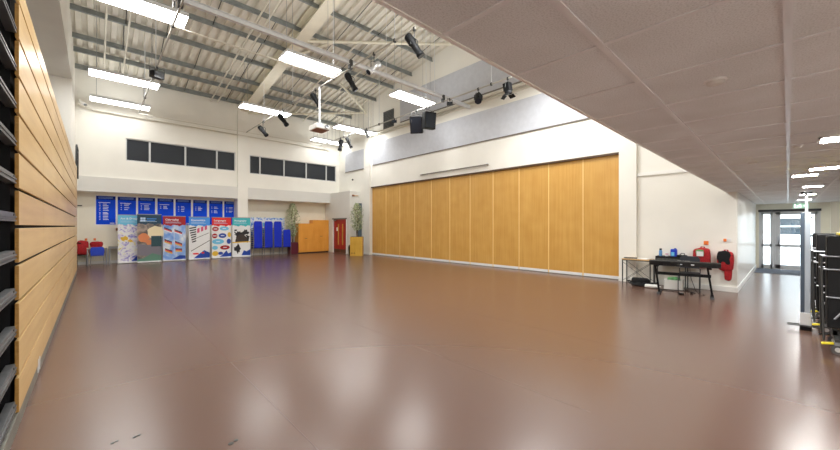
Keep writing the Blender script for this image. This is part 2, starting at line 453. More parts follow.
# red double doors of the lobby
d2 = bpy.data.objects.new('door_2', None); COL.objects.link(d2); d2['kind'] = 'structure'; d2.location = (10.95, 18.775, 0)
f = MB(); f.box(-0.07, 0.05, -0.85, -0.775, 0, 2.12).box(-0.07, 0.05, 0.775, 0.85, 0, 2.12)
f.build('door_frame', M['trim'], d2, 0.004)
box(-0.075, 0.05, -0.86, 0.86, 2.05, 2.13).build('door_head', M['edge_dark'], d2)
for y0, y1, sl in ((-0.77, 0.0, -0.28), (0.005, 0.77, 0.22)):
    lfm = MB().box(0.0, 0.045, y0, y1, 0.01, 2.05)
    lo = lfm.build('door_leaf', M['red_door'], d2, 0.004)
    box(-0.008, 0.0, sl - 0.06, sl + 0.06, 0.5, 1.78).build('vision_panel', M['vision'], lo)
    box(-0.006, 0.0, y0 + 0.02, y1 - 0.02, 0.02, 0.24).build('kick_plate', M['kickdoor'], lo)
box(-0.012, -0.006, 0.30, 0.42, 1.35, 1.56).build('door_notice', M['paper'], d2)
MB().obox((-0.04, 0.6, 2.0), (0.06, 0.2, 0.06)).build('door_closer', M['steel'], d2)

# outside the glazed door
struct('ground', box(19.2, 40, -14, 14, -0.12, -0.02), pmat('pale paving', (176, 176, 174), 0.8, var=0.08, scale=1.5))
ob = thing('building', 'pale rendered building seen outside through the glazed door', 'building', (28.0, 0, 0))
grid_b = MB()
for a, c, d, e in ((-9, -0.9, 0, 5), (0.7, 9, 0, 5), (-0.9, 0.7, 0, 1.1), (-0.9, 0.7, 2.15, 5)): grid_b.box(0, 0.4, a, c, d, e)
grid_b.build('facade', pmat('white render', (226, 226, 222), 0.8, var=0.03), ob)
wf = MB()
for a, c, d, e in ((-0.9, 0.7, 1.1, 1.18), (-0.9, 0.7, 2.07, 2.15), (-0.9, -0.82, 1.1, 2.15), (0.62, 0.7, 1.1, 2.15), (-0.9, 0.7, 1.6, 1.66)): wf.box(-0.03, 0.1, a, c, d, e)
w_ = wf.build('window_frame', M['trim'], ob); box(0.1, 0.13, -0.85, 0.65, 1.12, 2.12).build('pane', pmat('grey outside pane', (62, 70, 76), 0.15), w_)
struct('wall_yard', box(24.5, 24.7, 0.9, 8, 0, 0.7), pmat('grey garden wall', (150, 152, 150), 0.8, var=0.2, scale=5))

# ------------------------------------------------------------------ folding partition
pt = thing('folding_partition', 'wide floor-to-head folding partition of orange oak panels along the right wall', 'partition', (11.68, 9.97, 0))
ys = [16.45, 15.15, 13.97, 12.81, 11.63, 10.46, 9.3, 8.13, 6.96, 5.79, 4.61, 3.49]
for a, c in zip(ys[:-1], ys[1:]):
    y1, y0 = a - 9.97 - 0.012, c - 9.97 + 0.012
    p = box(0, 0.07, y0, y1, 0.02, 3.84).build('panel', M['wood_pan'], pt, 0.003)
    box(-0.008, 0, y0 + 0.01, y1 - 0.01, 0.02, 0.11).build('kick_strip', M['white_metal'], p)
st = MB()
for a in ys[1:-1]: st.box(-0.004, 0.03, a - 9.97 - 0.014, a - 9.97 + 0.014, 0.02, 3.84)
st.build('seam_strip', M['seam'], pt)
box(-0.09, 0.06, 3.5 - 9.97, 16.44 - 9.97, 3.84, 3.895).build('head_track', pmat('dark bronze track', (84, 62, 42), 0.5), pt)
box(-0.006, 0.05, 3.5 - 9.97, 16.44 - 9.97, 0.0, 0.018).build('floor_seal', M['kick'], pt)
t = thing('curtain_rail', 'slim dark metal rail fixed to the white wall just above the partition', 'rail', (XW, 10.25, 4.1))
box(-0.1, -0.05, -2.0, 2.0, 0, 0.05).build('rail', M['edge_dark'], t, 0.005)
for y in (-1.9, 0, 1.9): box(-0.06, 0, y - 0.03, y + 0.03, 0.0, 0.09).build('bracket', M['white_metal'], t)

# ------------------------------------------------------------------ retractable seating at the left
bl = thing('retractable_seating', 'tall bank of retracted tiered seating with birch ply fronts along the left side', 'seating', (-0.45, 4.30, 0))
box(-2.4, -0.25, -2.6, 12.75, 0.02, 3.6).build('understructure', M['dark_void'], bl)
box(-0.07, -0.004, -2.6, 12.75, 0.0, 0.125).build('kick_plate', M['kick'], bl, 0.004)
box(-0.25, -0.05, 0.02, 12.75, 0.02, 3.62).build('backing', M['dark_void'], bl)
for i in range(12):
    z0 = 0.13 + 0.3055 * i; z1 = z0 + 0.279 if i < 11 else 3.66
    mb = MB().box(-0.022, 0.0, 0.0, 1.85, z0, z1).box(-0.022, 0.0, 1.854, 12.78, z0, z1)
    pn = mb.build('front_panel', M['ply'], bl, 0.003)
    box(-0.0225, -0.0005, -0.004, 0.0, z0 + 0.003, z1 - 0.003).build('panel_edge', M['ply_edge'], pn)
    rl = MB(); zz = z0 + 0.03
    rl.box(-0.07, -0.012, -2.6, -0.01, zz, zz + 0.012).box(-0.035, -0.018, -2.6, -0.01, zz + 0.015, zz + 0.065).box(-0.07, -0.022, -2.6, -0.01, zz + 0.062, zz + 0.07).box(-0.018, -0.010, -2.6, -0.01, zz + 0.03, zz + 0.042)
    ro = rl.build('nosing_rail', M['rail_alu'], bl)
    for y in (-0.1, -0.7, -1.3, -1.9): MB().cyl((-0.019, y, zz + 0.052), (-0.015, y, zz + 0.052), 0.008, n=10).build('screw', M['black'], ro)
hr = MB().tube([(0.0, 12.1, 3.68), (0.0, 12.1, 4.1), (0.0, 12.2, 4.35), (0.0, 12.35, 4.42), (0.0, 12.55, 4.40), (0.02, 12.65, 4.3), (0.02, 12.7, 3.3)], 0.025)
hr.tube([(0, 12.1, 3.95), (0.0, 12.68, 3.95)], 0.02).tube([(0, 12.1, 4.2), (0.02, 12.68, 4.2)], 0.02)
hr.build('handrail', M['rod'], bl)
tbk = MB()
for y in (1.3, 1.42): tbk.box(-0.012, 0.004, y, y + 0.05, 0.05, 0.19)
tbk.build('locking_tab', M['white_metal'], bl)

# ------------------------------------------------------------------ hall lights
def hall_light(x0, x1, y, label, seam=None, z=6.75):
    t = thing('suspended_light', label, 'light', ((x0 + x1) / 2, y, z), 0, 'suspended hall lights')
    h = (x1 - x0) / 2
    box(-h, h, -0.31, 0.31, 0.012, 0.11).build('housing', M['white_metal'], t, 0.006)
    tray(-h + 0.015, h - 0.015, -0.295, 0.295, -0.012, 0.012).build('diffuser', M['hall_lamp_low'] if y > 19 else (M['added_row_lamp'] if y < 6 else M['hall_lamp']), t, flat=True)
    MB().add([(-h + 0.1, -0.25, 0.112), (h - 0.1, -0.25, 0.112), (h - 0.1, 0.25, 0.112), (-h + 0.1, 0.25, 0.112)], [(0, 1, 2, 3)]).build('added_roof_glow', M['roof_fill'] if y < 12 else M['roof_fill_low'], t, flat=True)  # upward glow added on the housing to brighten the roof
    for sx in (-1, 1):
        for sy in (-1, 1):
            yy = 0.22 * sy
            MB().cyl((sx * (h - 0.2), yy, 0.11), (sx * (h - 0.2), yy, rz(y + yy) - z), 0.006, n=6).build('suspension_wire', M['steel'], t)
    return t
hall_light(-0.1, 1.68, 10.35, 'large white suspended light panel nearest the left wall, cut by the top picture edge')
hall_light(-0.15, 1.72, 15.85, 'white suspended light panel at the left, upper of the two stacked near the back wall')
hall_light(-0.15, 1.75, 19.1, 'white suspended light panel at the left, lower one close above the first window')
hall_light(4.1, 5.9, 10.35, 'white suspended light panel crossing in front of the cream rafter')
hall_light(4.5, 6.55, 15.85, 'white suspended light panel at the foot of the rafter, above the gap between windows')
hall_light(8.36, 10.3, 10.35, 'white suspended light panel just below the aluminium cross beam near the right wall')
hall_light(9.0, 10.2, 15.85, 'short white light panel right of the projector, left one of its pair')
hall_light(10.32, 11.35, 15.85, 'short white light panel right of the projector, right one of its pair')
hall_light(9.3, 10.35, 19.1, 'short white light panel in the far corner over the right window, left one')
hall_light(10.5, 11.45, 19.1, 'short white light panel in the far corner over the right window, right one')
for x0, x1, lab in ((-0.1, 1.7, 'left'), (4.1, 5.9, 'middle'), (8.3, 10.2, 'right')):  # unseen extra row, added to light the hall
    hall_light(x0, x1, 5.0, 'unseen suspended light panel added to brighten the front of the hall, %s one' % lab)

# corridor downlights (square recessed)
names = ['first and nearest', 'second from the camera', 'third from the camera', 'fourth from the camera', 'fifth from the camera', 'last before the glazed door']
def downlight(x, y, lab):
    t = thing('downlight', lab, 'light', (x, y, 2.5), 0, 'corridor downlights')
    f = MB()
    for a, c, d, e in ((-0.16, 0.16, -0.16, -0.14), (-0.16, 0.16, 0.14, 0.16), (-0.16, -0.14, -0.16, 0.16), (0.14, 0.16, -0.16, 0.16)): f.box(a, c, d, e, -0.014, 0.0)
    f.build('bezel', M['white_plastic'], t)
    tray(-0.142, 0.142, -0.142, 0.142, -0.009, -0.001).build('diffuser', M['down_lamp'], t, flat=True)
for nm, x in zip(names, (5.22, 7.75, 8.6, 11.1, 13.8, 16.5)):
    downlight(x, -0.36 if x != 8.6 else -0.19, 'square white recessed downlight in the low tiled ceiling, ' + nm)
for k, x in enumerate((-2.2, 0.2, 2.6)):  # extra unseen lamps, added to lift the light under the low ceiling
    for y, rn in ((-1.3, 'front'), (-2.5, 'rear')): downlight(x, y, 'unseen downlight added for brightness behind the camera, %s row, %s one' % (rn, ('left', 'middle', 'right')[k]))

def detector(x, y, r, lab):
    t = thing('smoke_detector', lab, 'detector', (x, y, 2.5), 0, 'ceiling detectors')
    MB().lathe([(r, 0.0), (r, -0.006), (r * 0.9, -0.009)], n=24).build('base', M['white_plastic'], t)
    MB().lathe([(r * 0.78, -0.009), (r * 0.7, -0.022), (r * 0.4, -0.026)], n=24).build('sensor_head', M['band'], t)
detector(2.64, 0.29, 0.055, 'round white detector on the low ceiling, largest and nearest')
detector(6.35, 0.32, 0.06, 'round white detector on the low ceiling, second nearest')
detector(5.4, -0.07, 0.045, 'small round detector on the low ceiling beside the bright grid line')
detector(10.1, 0.33, 0.06, 'small round detector on the low ceiling, farthest down the corridor')

# ------------------------------------------------------------------ lighting bars and lanterns
def light_bar(name, x, y0, y1, lab, r=0.024, z=6.5):
    t = thing(name, lab, 'lighting bar', (x, (y0 + y1) / 2, z), 0, 'lighting bars across the hall'); h = (y1 - y0) / 2; ym = (y0 + y1) / 2
    MB().tube([(0, -h, 0), (0, h, 0)], r, 10).build('bar', M['bar'], t)
    k = y0 + 0.8
    while k < y1:
        MB().cyl((0, k - ym, r), (0, k - ym, rz(k) - z), 0.011, n=6).build('suspension_rod', M['white_metal'], t)
        MB().obox((0, k - ym, 0.0), (0.07, 0.05, 0.09)).build('clamp', M['rod'], t)
        k += 3.2
    return t
light_bar('lighting_bar', 1.38, 6.2, 19.1, 'long lighting bar at the left, running towards the back wall')
light_bar('lighting_bar', 5.72, 6.25, 19.2, 'long lighting bar over the middle of the hall carrying the projector')
light_bar('lighting_bar', 9.88, 6.15, 19.2, 'long lighting bar along the right side beside the grey wall panels')
t = thing('cross_beam', 'broad aluminium cross beam spanning the hall from left to the right wall', 'beam', (5.5, 9.2, 6.6))
b_ = MB(); b_.box(-6.05, 6.05, -0.05, 0.05, 0.0, 0.012).box(-6.05, 6.05, -0.006, 0.006, 0.012, 0.12).box(-6.05, 6.05, -0.05, 0.05, 0.12, 0.132)
b_.build('beam', M['white_metal'], t)
for xx in (-4.12, 0.22, 4.38): MB().box(xx - 0.05, xx + 0.05, -0.06, 0.06, -0.12, 0.14).build('clamp', M['rod'], t)
for xx in (-5.2, -2.2, 1.6, 3.9): MB().cyl((xx, 0, 0.13), (xx, 0, rz(9.2) - 6.6), 0.009, n=6).build('suspension_rod', M['white_metal'], t)

def aim(d):
    """rotation taking local -z to direction d"""
    return Vector((0, 0, -1)).rotation_difference(Vector(d).normalized()).to_matrix()
BARZ = 6.5
def yoke_clamp(t, top, w):
    MB().box(-0.025, 0.025, -0.03, 0.03, top - 0.06, top + 0.035).build('clamp', M['rod'], t)
    MB().cyl((0, 0, top - 0.06), (0, 0, 0.17), 0.012, n=8).build('spigot', M['rod'], t)
    MB().tube([(-w, 0, 0), (-w, 0, 0.15), (-w * 0.5, 0, 0.18), (w * 0.5, 0, 0.18), (w, 0, 0.15), (w, 0, 0)], 0.012, 6).build('yoke', M['rod'], t)
def profile_spot(x, y, z, d, lab, L=0.6, r=0.1, bm='black', group='stage lanterns'):
    t = thing('stage_light', lab, 'stage light', (x, y, z), 0, group); A = aim(d)
    mb = MB().lathe([(r * 0.75, L * 0.5), (r, L * 0.46), (r, L * 0.1), (r * 0.82, L * 0.06), (r * 0.82, -L * 0.35), (r * 0.98, -L * 0.38), (r * 0.98, -L * 0.5), (r * 0.9, -L * 0.5)], rot=A)
    bo = mb.build('body', M[bm], t)
    MB().lathe([(r * 0.86, -L * 0.5), (r * 0.86, -L * 0.505)], rot=A).build('lens', M['lens'], bo)
    fn = MB()
    for k in range(4):
        fn.lathe([(r * 1.06, L * (0.14 + 0.08 * k)), (r * 1.06, L * (0.165 + 0.08 * k))], rot=A)
    fn.build('cooling_fin', M[bm], bo)
    yoke_clamp(t, BARZ - z, r * 1.15)
    return t
def flood(x, y, z, d, lab, s=(0.34, 0.2, 0.42), rz_=0.0):
    t = thing('stage_light', lab, 'stage light', (x, y, z), rz_, 'stage lanterns'); Yv = Vector(d).normalized(); Xv = Yv.cross(Vector((0, 0, 1))).normalized(); Zv = Xv.cross(Yv); A = Matrix((Xv, Yv, Zv)).transposed()
    bo = MB().obox((0, 0, 0), s, A)
    bo = bo.build('body', M['black'], t, 0.012)
    MB().obox(A @ Vector((0, s[1] / 2 + 0.004, 0)), (s[0] * 0.86, 0.008, s[2] * 0.86), A).build('lens', M['lens'], bo)
    fr = MB()
    for k in range(5): fr.obox(A @ Vector((0, -s[1] / 2 - 0.01, -s[2] * 0.35 + k * s[2] * 0.17)), (s[0] * 0.8, 0.02, 0.012), A)
    fr.build('cooling_fin', M['black'], bo)
    yw = s[0] / 2 + 0.03
    MB().box(-0.025, 0.025, -0.03, 0.03, BARZ - z - 0.06, BARZ - z + 0.035).build('clamp', M['rod'], t)
    MB().tube([(-yw, 0, 0), (-yw, 0, s[2] * 0.5 + 0.1), (yw, 0, s[2] * 0.5 + 0.1), (yw, 0, 0)], 0.012, 6).build('yoke', M['rod'], t)
    MB().cyl((0, 0, s[2] * 0.5 + 0.1), (0, 0, BARZ - z - 0.05), 0.012, n=6).build('spigot', M['rod'], t)
    return t
def fresnel(x, y, z, d, lab, flaps=True):
    t = thing('stage_light', lab, 'stage light', (x, y, z), 0, 'stage lanterns'); A = aim(d)
    bo = MB().obox(A @ Vector((0, 0, 0.05)), (0.22, 0.22, 0.26), A).lathe([(0.12, -0.08), (0.12, -0.17)], rot=A)
    bo = bo.build('body', M['black'], t, 0.008)
    MB().lathe([(0.105, -0.17), (0.105, -0.176)], rot=A).build('lens', M['lens'], bo)
    if flaps:
        for k in range(4):
            Q = A @ RZ(PI / 2 * k)
            MB().obox(Q @ Vector((0.19, 0, -0.22)), (0.16, 0.2, 0.006), Q @ RY(0.6)).build('barn_door', M['black'], bo)
    yoke_clamp(t, BARZ - z, 0.15)
    return t
flood(1.38, 13.15, 6.24, (0.35, -0.9, -0.15), 'rounded black stage lamp hanging at the left bar between two white light panels', (0.3, 0.26, 0.2))
profile_spot(5.72, 16.78, 6.08, (0.45, -0.6, -0.85), 'slim black spotlight on the middle bar nearest the back wall, over the window gap', 0.58)
profile_spot(5.72, 14.42, 6.07, (0.42, -0.55, -0.9), 'slim black spotlight on the middle bar, second from the back wall', 0.58)
profile_spot(5.72, 11.5, 6.13, (0.5, -0.35, -0.95), 'slim black spotlight beside the pole of the projector', 0.5, 0.09)
profile_spot(5.72, 9.17, 6.06, (0.55, -0.2, -0.95), 'black spotlight in front of the cream rafter brace, middle of the middle bar', 0.56, 0.095)
profile_spot(5.72, 7.97, 6.09, (-0.63, 0.05, -0.6), 'silver white spotlight on the middle bar beside the low tiled ceiling', 0.5, 0.09, 'alu')
profile_spot(5.72, 6.29, 6.08, (0.45, -0.45, -0.95), 'large black spotlight at the near end of the middle bar, beside the ceiling edge', 0.62, 0.1)
profile_spot(9.88, 16.9, 6.1, (-0.25, -0.1, -1), 'black spotlight with flared front on the right bar farthest towards the corner', 0.62, 0.12)
profile_spot(9.88, 16.05, 6.1, (0.3, -0.4, -1), 'slim black spotlight on the right bar, second from the far corner', 0.62, 0.09)
profile_spot(9.88, 14.4, 6.26, (0.3, -0.3, -0.9), 'small grey spotlight on the right bar above the pilaster', 0.4, 0.08, 'steel')
flood(9.88, 10.72, 5.92, (-0.75, -0.6, -0.42), 'black box floodlight in the pair on the right bar, left one tilted down', (0.52, 0.3, 0.7), 0.0)
flood(9.88, 9.98, 5.92, (-0.3, -0.95, -0.12), 'black box floodlight in the pair on the right bar, right one facing the camera', (0.5, 0.28, 0.66), 0.0)
flood(9.88, 8.85, 6.32, (-0.7, -0.6, -0.2), 'tiny black box lamp on the right bar, next right of the floodlight pair', (0.22, 0.1, 0.14))
fresnel(9.88, 7.5, 6.16, (-0.45, -0.3, -0.8), 'black square spotlight on the right bar in front of the grey upper panel', False)
fresnel(9.88, 6.3, 6.16, (0.1, -0.1, -1), 'dark spotlight with spread flaps at the near end of the right bar')
flood(9.88, 12.2, 6.38, (-0.7, -0.6, -0.2), 'tiny black box lamp on the right bar left of the floodlight pair', (0.2, 0.1, 0.12))

# projector on its pole
t = thing('projector', 'white ceiling projector on a pole under the middle lighting bar', 'projector', (5.72, 11.2, 4.95))
box(-0.26, 0.26, -0.3, 0.3, 0.03, 0.2).build('body', M['white_plastic'], t, 0.02)
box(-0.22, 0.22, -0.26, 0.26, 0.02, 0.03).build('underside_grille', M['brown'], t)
MB().cyl((0.1, -0.3, 0.12), (0.1, -0.36, 0.12), 0.06, n=18).build('lens', M['lens'], t)
fm = MB()
for sx in (-1, 1): fm.tube([(sx * 0.16, -0.15, 0.2), (0.0, 0, 0.36)], 0.012, 6).tube([(sx * 0.16, 0.15, 0.2), (0, 0, 0.36)], 0.012, 6)
fm.build('mount_bracket', M['steel'], t)
MB().cyl((0, 0, 0.3), (0, 0, 1.55), 0.035, n=12).build('pole', M['white_metal'], t)

# camera and vent high on the walls
t = thing('security_camera', 'small white camera on a bracket high in the left back corner', 'camera', (-0.45, 20.0, 6.72))
MB().tube([(0, 0, 0.06), (0, -0.2, 0.06), (0.02, -0.3, 0.0)], 0.04).build('bracket', M['white_plastic'], t)
MB().cyl((0.02, -0.3, -0.02), (0.16, -0.45, -0.14), 0.065, n=14).build('housing', M['white_plastic'], t)
MB().cyl((0.16, -0.45, -0.14), (0.19, -0.48, -0.165), 0.05, n=14).build('lens_hood', M['steel'], t)
t = thing('wall_vent', 'square dark louvred vent high on the right wall under the roof', 'vent', (XW, 14.8, 6.95))
fr = MB()
for a, c, d, e in ((-0.44, 0.44, 0, 0.05), (-0.44, 0.44, 0.9, 0.95), (-0.44, -0.39, 0, 0.95), (0.39, 0.44, 0, 0.95)): fr.box(-0.04, 0, a, c, d, e)
fr.build('frame', M['grille'], t)
sl = MB()
for k in range(12): sl.obox((-0.02, 0, 0.09 + k * 0.072), (0.05, 0.8, 0.008), RY(0.7))
sl.build('louvre', M['grille'], t)
box(-0.006, -0.001, -0.4, 0.4, 0.04, 0.92).build('backing', M['black'], t)
t = thing('wall_sensor', 'small black round sensor on the white wall under the small grey panel', 'sensor', (XW, 18.37, 4.45))
MB().cyl((0, 0, 0.05), (-0.04, 0, 0.05), 0.05, n=14).build('base', M['black'], t)
MB().lathe([(0.05, 0.0), (0.045, 0.02), (0.02, 0.035)], (-0.04, 0, 0.05), rot=RY(-PI / 2)).build('dome', M['black_gloss'], t)
t = thing('door_sounder', 'small beige wall unit with an arm, above the far potted tree', 'wall unit', (11.55, 17.6, 3.4))
box(-0.5, -0.38, -0.08, 0, 0, 0.1).build('case', M['brown'], t, 0.01)
MB().cyl((-0.38, -0.04, 0.06), (-0.1, -0.04, 0.05), 0.02, n=8).build('arm', M['table_wood'], t)

# ------------------------------------------------------------------ blue boards on the back wall
edges = [(0.04, 0.68), (0.75, 1.39), (1.46, 2.09), (2.18, 2.81), (2.89, 3.53), (3.62, 4.23), (4.33, 4.95), (5.03, 5.65)]
lines = [[0, 1, 2, 3, 4, 5, 6.5, 7, 8, 9, 10, 11], [0, 0.6, 1.6, 3, 4.2], [0, 1.2, 2.1, 3, 3.9], [0, 1.2, 1.9, 2.8], [1, 2, 3.2, 4.4], [1, 2, 2.6, 3.4], [0.6, 1.6, 3.4, 4.2, 5], [0.6, 1.6, 3.4, 4.2]]
bn = ['leftmost of the row', 'second from the left, behind the art banner', 'third from the left, above the dark teal banner', 'fourth from the left, above the gap before the dark red banner', 'fifth from the left, behind the dark red banner', 'sixth from the left, behind the pale blue banner', 'seventh from the left, above the bright red banner', 'rightmost of the row beside the pillar']
for i, (a, c) in enumerate(edges):
    t = thing('notice_board', 'blue text board, ' + bn[i], 'notice board', ((a + c) / 2, 20.6, 1.72), 0, 'blue boards on the back wall')
    h = (c - a) / 2
    box(-h - 0.035, h + 0.035, -0.012, 0, -0.035, 1.285).build('frame', M['trim'], t)
    box(-h, h, -0.02, -0.012, 0, 1.25).build('board', M['board'], t)
    box(-h, h, -0.022, -0.02, 1.09, 1.25).build('header', M['board_dark'], t)
    tl = MB()
    for k in (1.19, 1.14): tl.box(-h * 0.75, h * 0.72, -0.0235, -0.022, k, k + 0.018)
    tl.build('header_text', M['ink_pale'], t)
    tx = MB()
    for L_ in lines[i]:
        z = 0.95 - L_ * 0.068
        if L_ == int(L_) and L_ % 6 == 0: tx.box(-h * 0.75, h * 0.45, -0.0225, -0.02, z, z + 0.022)
        else:
            w = R.uniform(0.12, 0.2)
            tx.box(-h * 0.3, -h * 0.3 + w, -0.0225, -0.02, z, z + 0.024); tx.box(-h * 0.68, -h * 0.55, -0.0225, -0.02, z, z + 0.02)
    tx.box(h * 0.4, h * 0.9, -0.0225, -0.02, 0.04, 0.07)
    tx.build('text_lines', M['ink_white'], t)

# ------------------------------------------------------------------ roller banners
def C(n, c): return pmat(n, c, 0.5)
P = dict(sky=C('sky blue ink', (88, 150, 230)), teal=C('teal ink', (24, 66, 90)), red=C('red ink', (168, 22, 34)), red2=C('bright red ink', (226, 40, 44)), lblue=C('light blue ink', (110, 195, 232)), mblue=C('mid blue ink', (70, 150, 235)), aqua=C('aqua ink', (66, 186, 196)), black=C('black ink', (30, 32, 38)), gold=C('gold ink', (232, 190, 60)), cream=C('cream ink', (240, 226, 190)), orange=C('flesh orange ink', (226, 140, 92)), grey=C('grey violet ink', (126, 122, 134)), green=C('sage ink', (96, 140, 122)), navy=C('navy ink', (18, 66, 168)), dteal=C('dark green ink', (38, 74, 84)), pink=C('pink ink', (214, 90, 130)), brown=C('brown ink', (60, 48, 46)), white=M['ink_white'], paleblue=C('pale sky ink', (190, 214, 240)))
art = splash('watercolour print', [(0.30, (60, 100, 205)), (0.40, (190, 180, 225)), (0.50, (240, 240, 244)), (0.60, (236, 238, 240)), (0.68, (238, 216, 90)), (0.78, (110, 180, 150))], 4.5, 5, 1.5)
photo = splash('photo print', [(0.3, (60, 60, 66)), (0.45, (120, 112, 108)), (0.6, (176, 160, 150)), (0.75, (214, 196, 176))], 3.0, 4, 0.5)
skyp = splash('cloud print', [(0.3, (88, 140, 225)), (0.5, (150, 186, 240)), (0.66, (232, 238, 248))], 2.4, 3, 0.5)
wht = pmat('white banner vinyl', (236, 238, 240), 0.5)

def blob(cx, cz, rx, rz_, n=14, jag=0.12, seed=1):
    q = random.Random(seed)
    return [(cx + rx * math.cos(2 * PI * k / n) * (1 + q.uniform(-jag, jag)), cz + rz_ * math.sin(2 * PI * k / n) * (1 + q.uniform(-jag, jag))) for k in range(n)]
def rect(x0, x1, z0, z1, sk=0.0): return [(x0, z0), (x1, z0 + sk), (x1, z1 + sk), (x0, z1)]

def banner(loc, rzv, w, hgt, lab, head, title, ground, shapes, lean=0.0, hh=0.42, tcol=None):
    t = thing('roller_banner', lab, 'banner', loc, rzv, 'roller banners along the back wall')
    h = w / 2
    bs = MB().box(-h - 0.01, h + 0.01, -0.1, 0.1, 0.012, 0.075); bo = bs.build('base_cassette', M['white_metal'], t, 0.02)
    ft = MB()
    for sx in (-0.3, 0.3): ft.box(sx - 0.03, sx + 0.03, -0.16, 0.16, 0, 0.012)
    ft.build('foot', M['steel'], bo)
    box(-h, h, -0.006, 0.0, 0.075, hgt).build('printed_sheet', ground, t)
    MB().cyl((0, 0.035, 0.05), (0, 0.02, hgt - 0.02), 0.012, n=8).build('support_pole', M['steel'], t)
    box(-h - 0.005, h + 0.005, -0.014, 0.018, hgt - 0.005, hgt + 0.025).build('top_rail', M['steel'], t)
    # header with a torn wavy lower edge
    zt = hgt - 0.006; zb = hgt - hh
    poly = [(-h, zt)]
    N = 14
    for k in range(N + 1):
        x = -h + w * k / N; poly.append((x, zb + 0.03 * math.sin(k * 1.1) + 0.02 * math.sin(k * 2.3)))
    poly.append((h, zt))
    hd = MB().prism(poly, -0.008, -0.0062).build('header_print', head, t)
    text(title, 0.135 if len(title) < 11 else 0.115, M['ink_white'], hd, (-h + 0.09, -0.0095, hgt - 0.19), name='title_lettering')
    sb = MB()
    for k, f_ in ((0, 0.62), (1, 0.7)): sb.box(-h + 0.09, -h + 0.09 + w * f_, -0.009, -0.008, hgt - 0.27 - k * 0.045, hgt - 0.254 - k * 0.045)
    sb.build('subtitle_lines', tcol or P['paleblue'], hd)
    lay = 0
    for nm, mt, polys in shapes:
        lay += 1; y = -0.006 - 0.0004 * lay
        if nm == 'heading_lines' or nm == 'bubble_text' or nm == 'crest':
            mb = MB()
            for pg in polys: mb.prism(pg, y - 0.0004, -0.0058)
            mb.build(nm, mt, t)
        else:
            for pg in polys: MB().prism(pg, y - 0.0004, -0.0058).build(nm, mt, t)
    return t
H_ = 2.12
bx = [1.12, 1.80, 2.74, 3.74, 4.72, 5.67]
by = [19.98, 19.72, 19.82, 19.74, 19.8, 19.86]
banner((bx[0], by[0], 0), 0.05, 0.78, 2.13, 'pale blue roller banner with yellow and violet watercolour print, leftmost of six', P['lblue'], 'Art & Design', art,
       [('blue_wash', P['navy'], [[(0.06, 0.09), (0.4, 0.09), (0.4, 0.55), (0.3, 0.35), (0.18, 0.22)]]), ('yellow_splash', P['gold'], [blob(-0.15, 1.1, 0.13, 0.1, 13, 0.4, 3), blob(0.02, 1.0, 0.1, 0.06, 13, 0.5, 4)])])
banner((bx[1], by[1], 0), 0.0, 0.86, 2.16, 'dark teal roller banner with a cream and brown photograph, second from the left', P['teal'], '', photo,
       [('grey_backdrop', P['grey'], [rect(-0.43, 0.43, 0.35, 0.85, -0.1)]), ('cream_cloth', P['cream'], [blob(0.2, 1.35, 0.3, 0.3, 16, 0.15, 5)]), ('orange_figure', P['orange'], [blob(-0.2, 1.12, 0.2, 0.2, 15, 0.15, 6), blob(0.0, 0.92, 0.15, 0.12, 12, 0.2, 7)]), ('dark_block', P['dteal'], [rect(0.06, 0.43, 0.72, 1.2)]), ('green_floor', P['green'], [[(-0.43, 0.08), (0.43, 0.08), (0.43, 0.3), (0.1, 0.42), (-0.2, 0.22), (-0.43, 0.16)]]),
        ('crest', P['paleblue'], [rect(-0.32, -0.24, 1.95, 2.03), rect(-0.225, -0.145, 1.95, 2.03), rect(-0.32, -0.24, 1.86, 1.935), rect(-0.225, -0.145, 1.86, 1.935)]), ('heading_lines', P['mblue'], [rect(-0.1, 0.25, 1.96, 1.99), rect(-0.1, 0.2, 1.89, 1.915)])], hh=0.42)
def flag(x, z, s=0.3, a=-0.45):
    q = []
    for k, zz in ((0, 0), (1, 0.055), (2, 0.11)):
        q.append([(x, z - zz - 0.05), (x + s, z - zz - 0.05 + a * s), (x + s, z - zz + a * s), (x, z - zz)])
    return q
fl = [flag(-0.4, 1.6), flag(0.0, 1.5), flag(-0.38, 1.05, 0.28), flag(0.02, 0.95, 0.28), flag(-0.36, 0.62, 0.28), flag(0.04, 0.6, 0.26, -0.1)]
banner((bx[2], by[2], 0), 0.0, 0.88, 2.1, 'dark red roller banner showing rows of national flags, third from the left', P['red'], 'Citizenship', skyp,
       [('flag_pole', P['white'], [rect(-0.42, -0.405, 0.3, 1.65), rect(-0.02, -0.005, 0.3, 1.55)]),
        ('flag_upper_stripe', P['black'], [f_[0] for f_ in fl]), ('flag_middle_stripe', P['red2'], [f_[1] for f_ in fl]), ('flag_lower_stripe', P['gold'], [f_[2] for f_ in fl[2:]]),
        ('flag_pale_stripe', P['white'], [fl[0][2], fl[1][2]]), ('blue_wave', P['navy'], [[(-0.1, 0.08), (0.44, 0.08), (0.44, 0.24), (0.2, 0.26)]])])
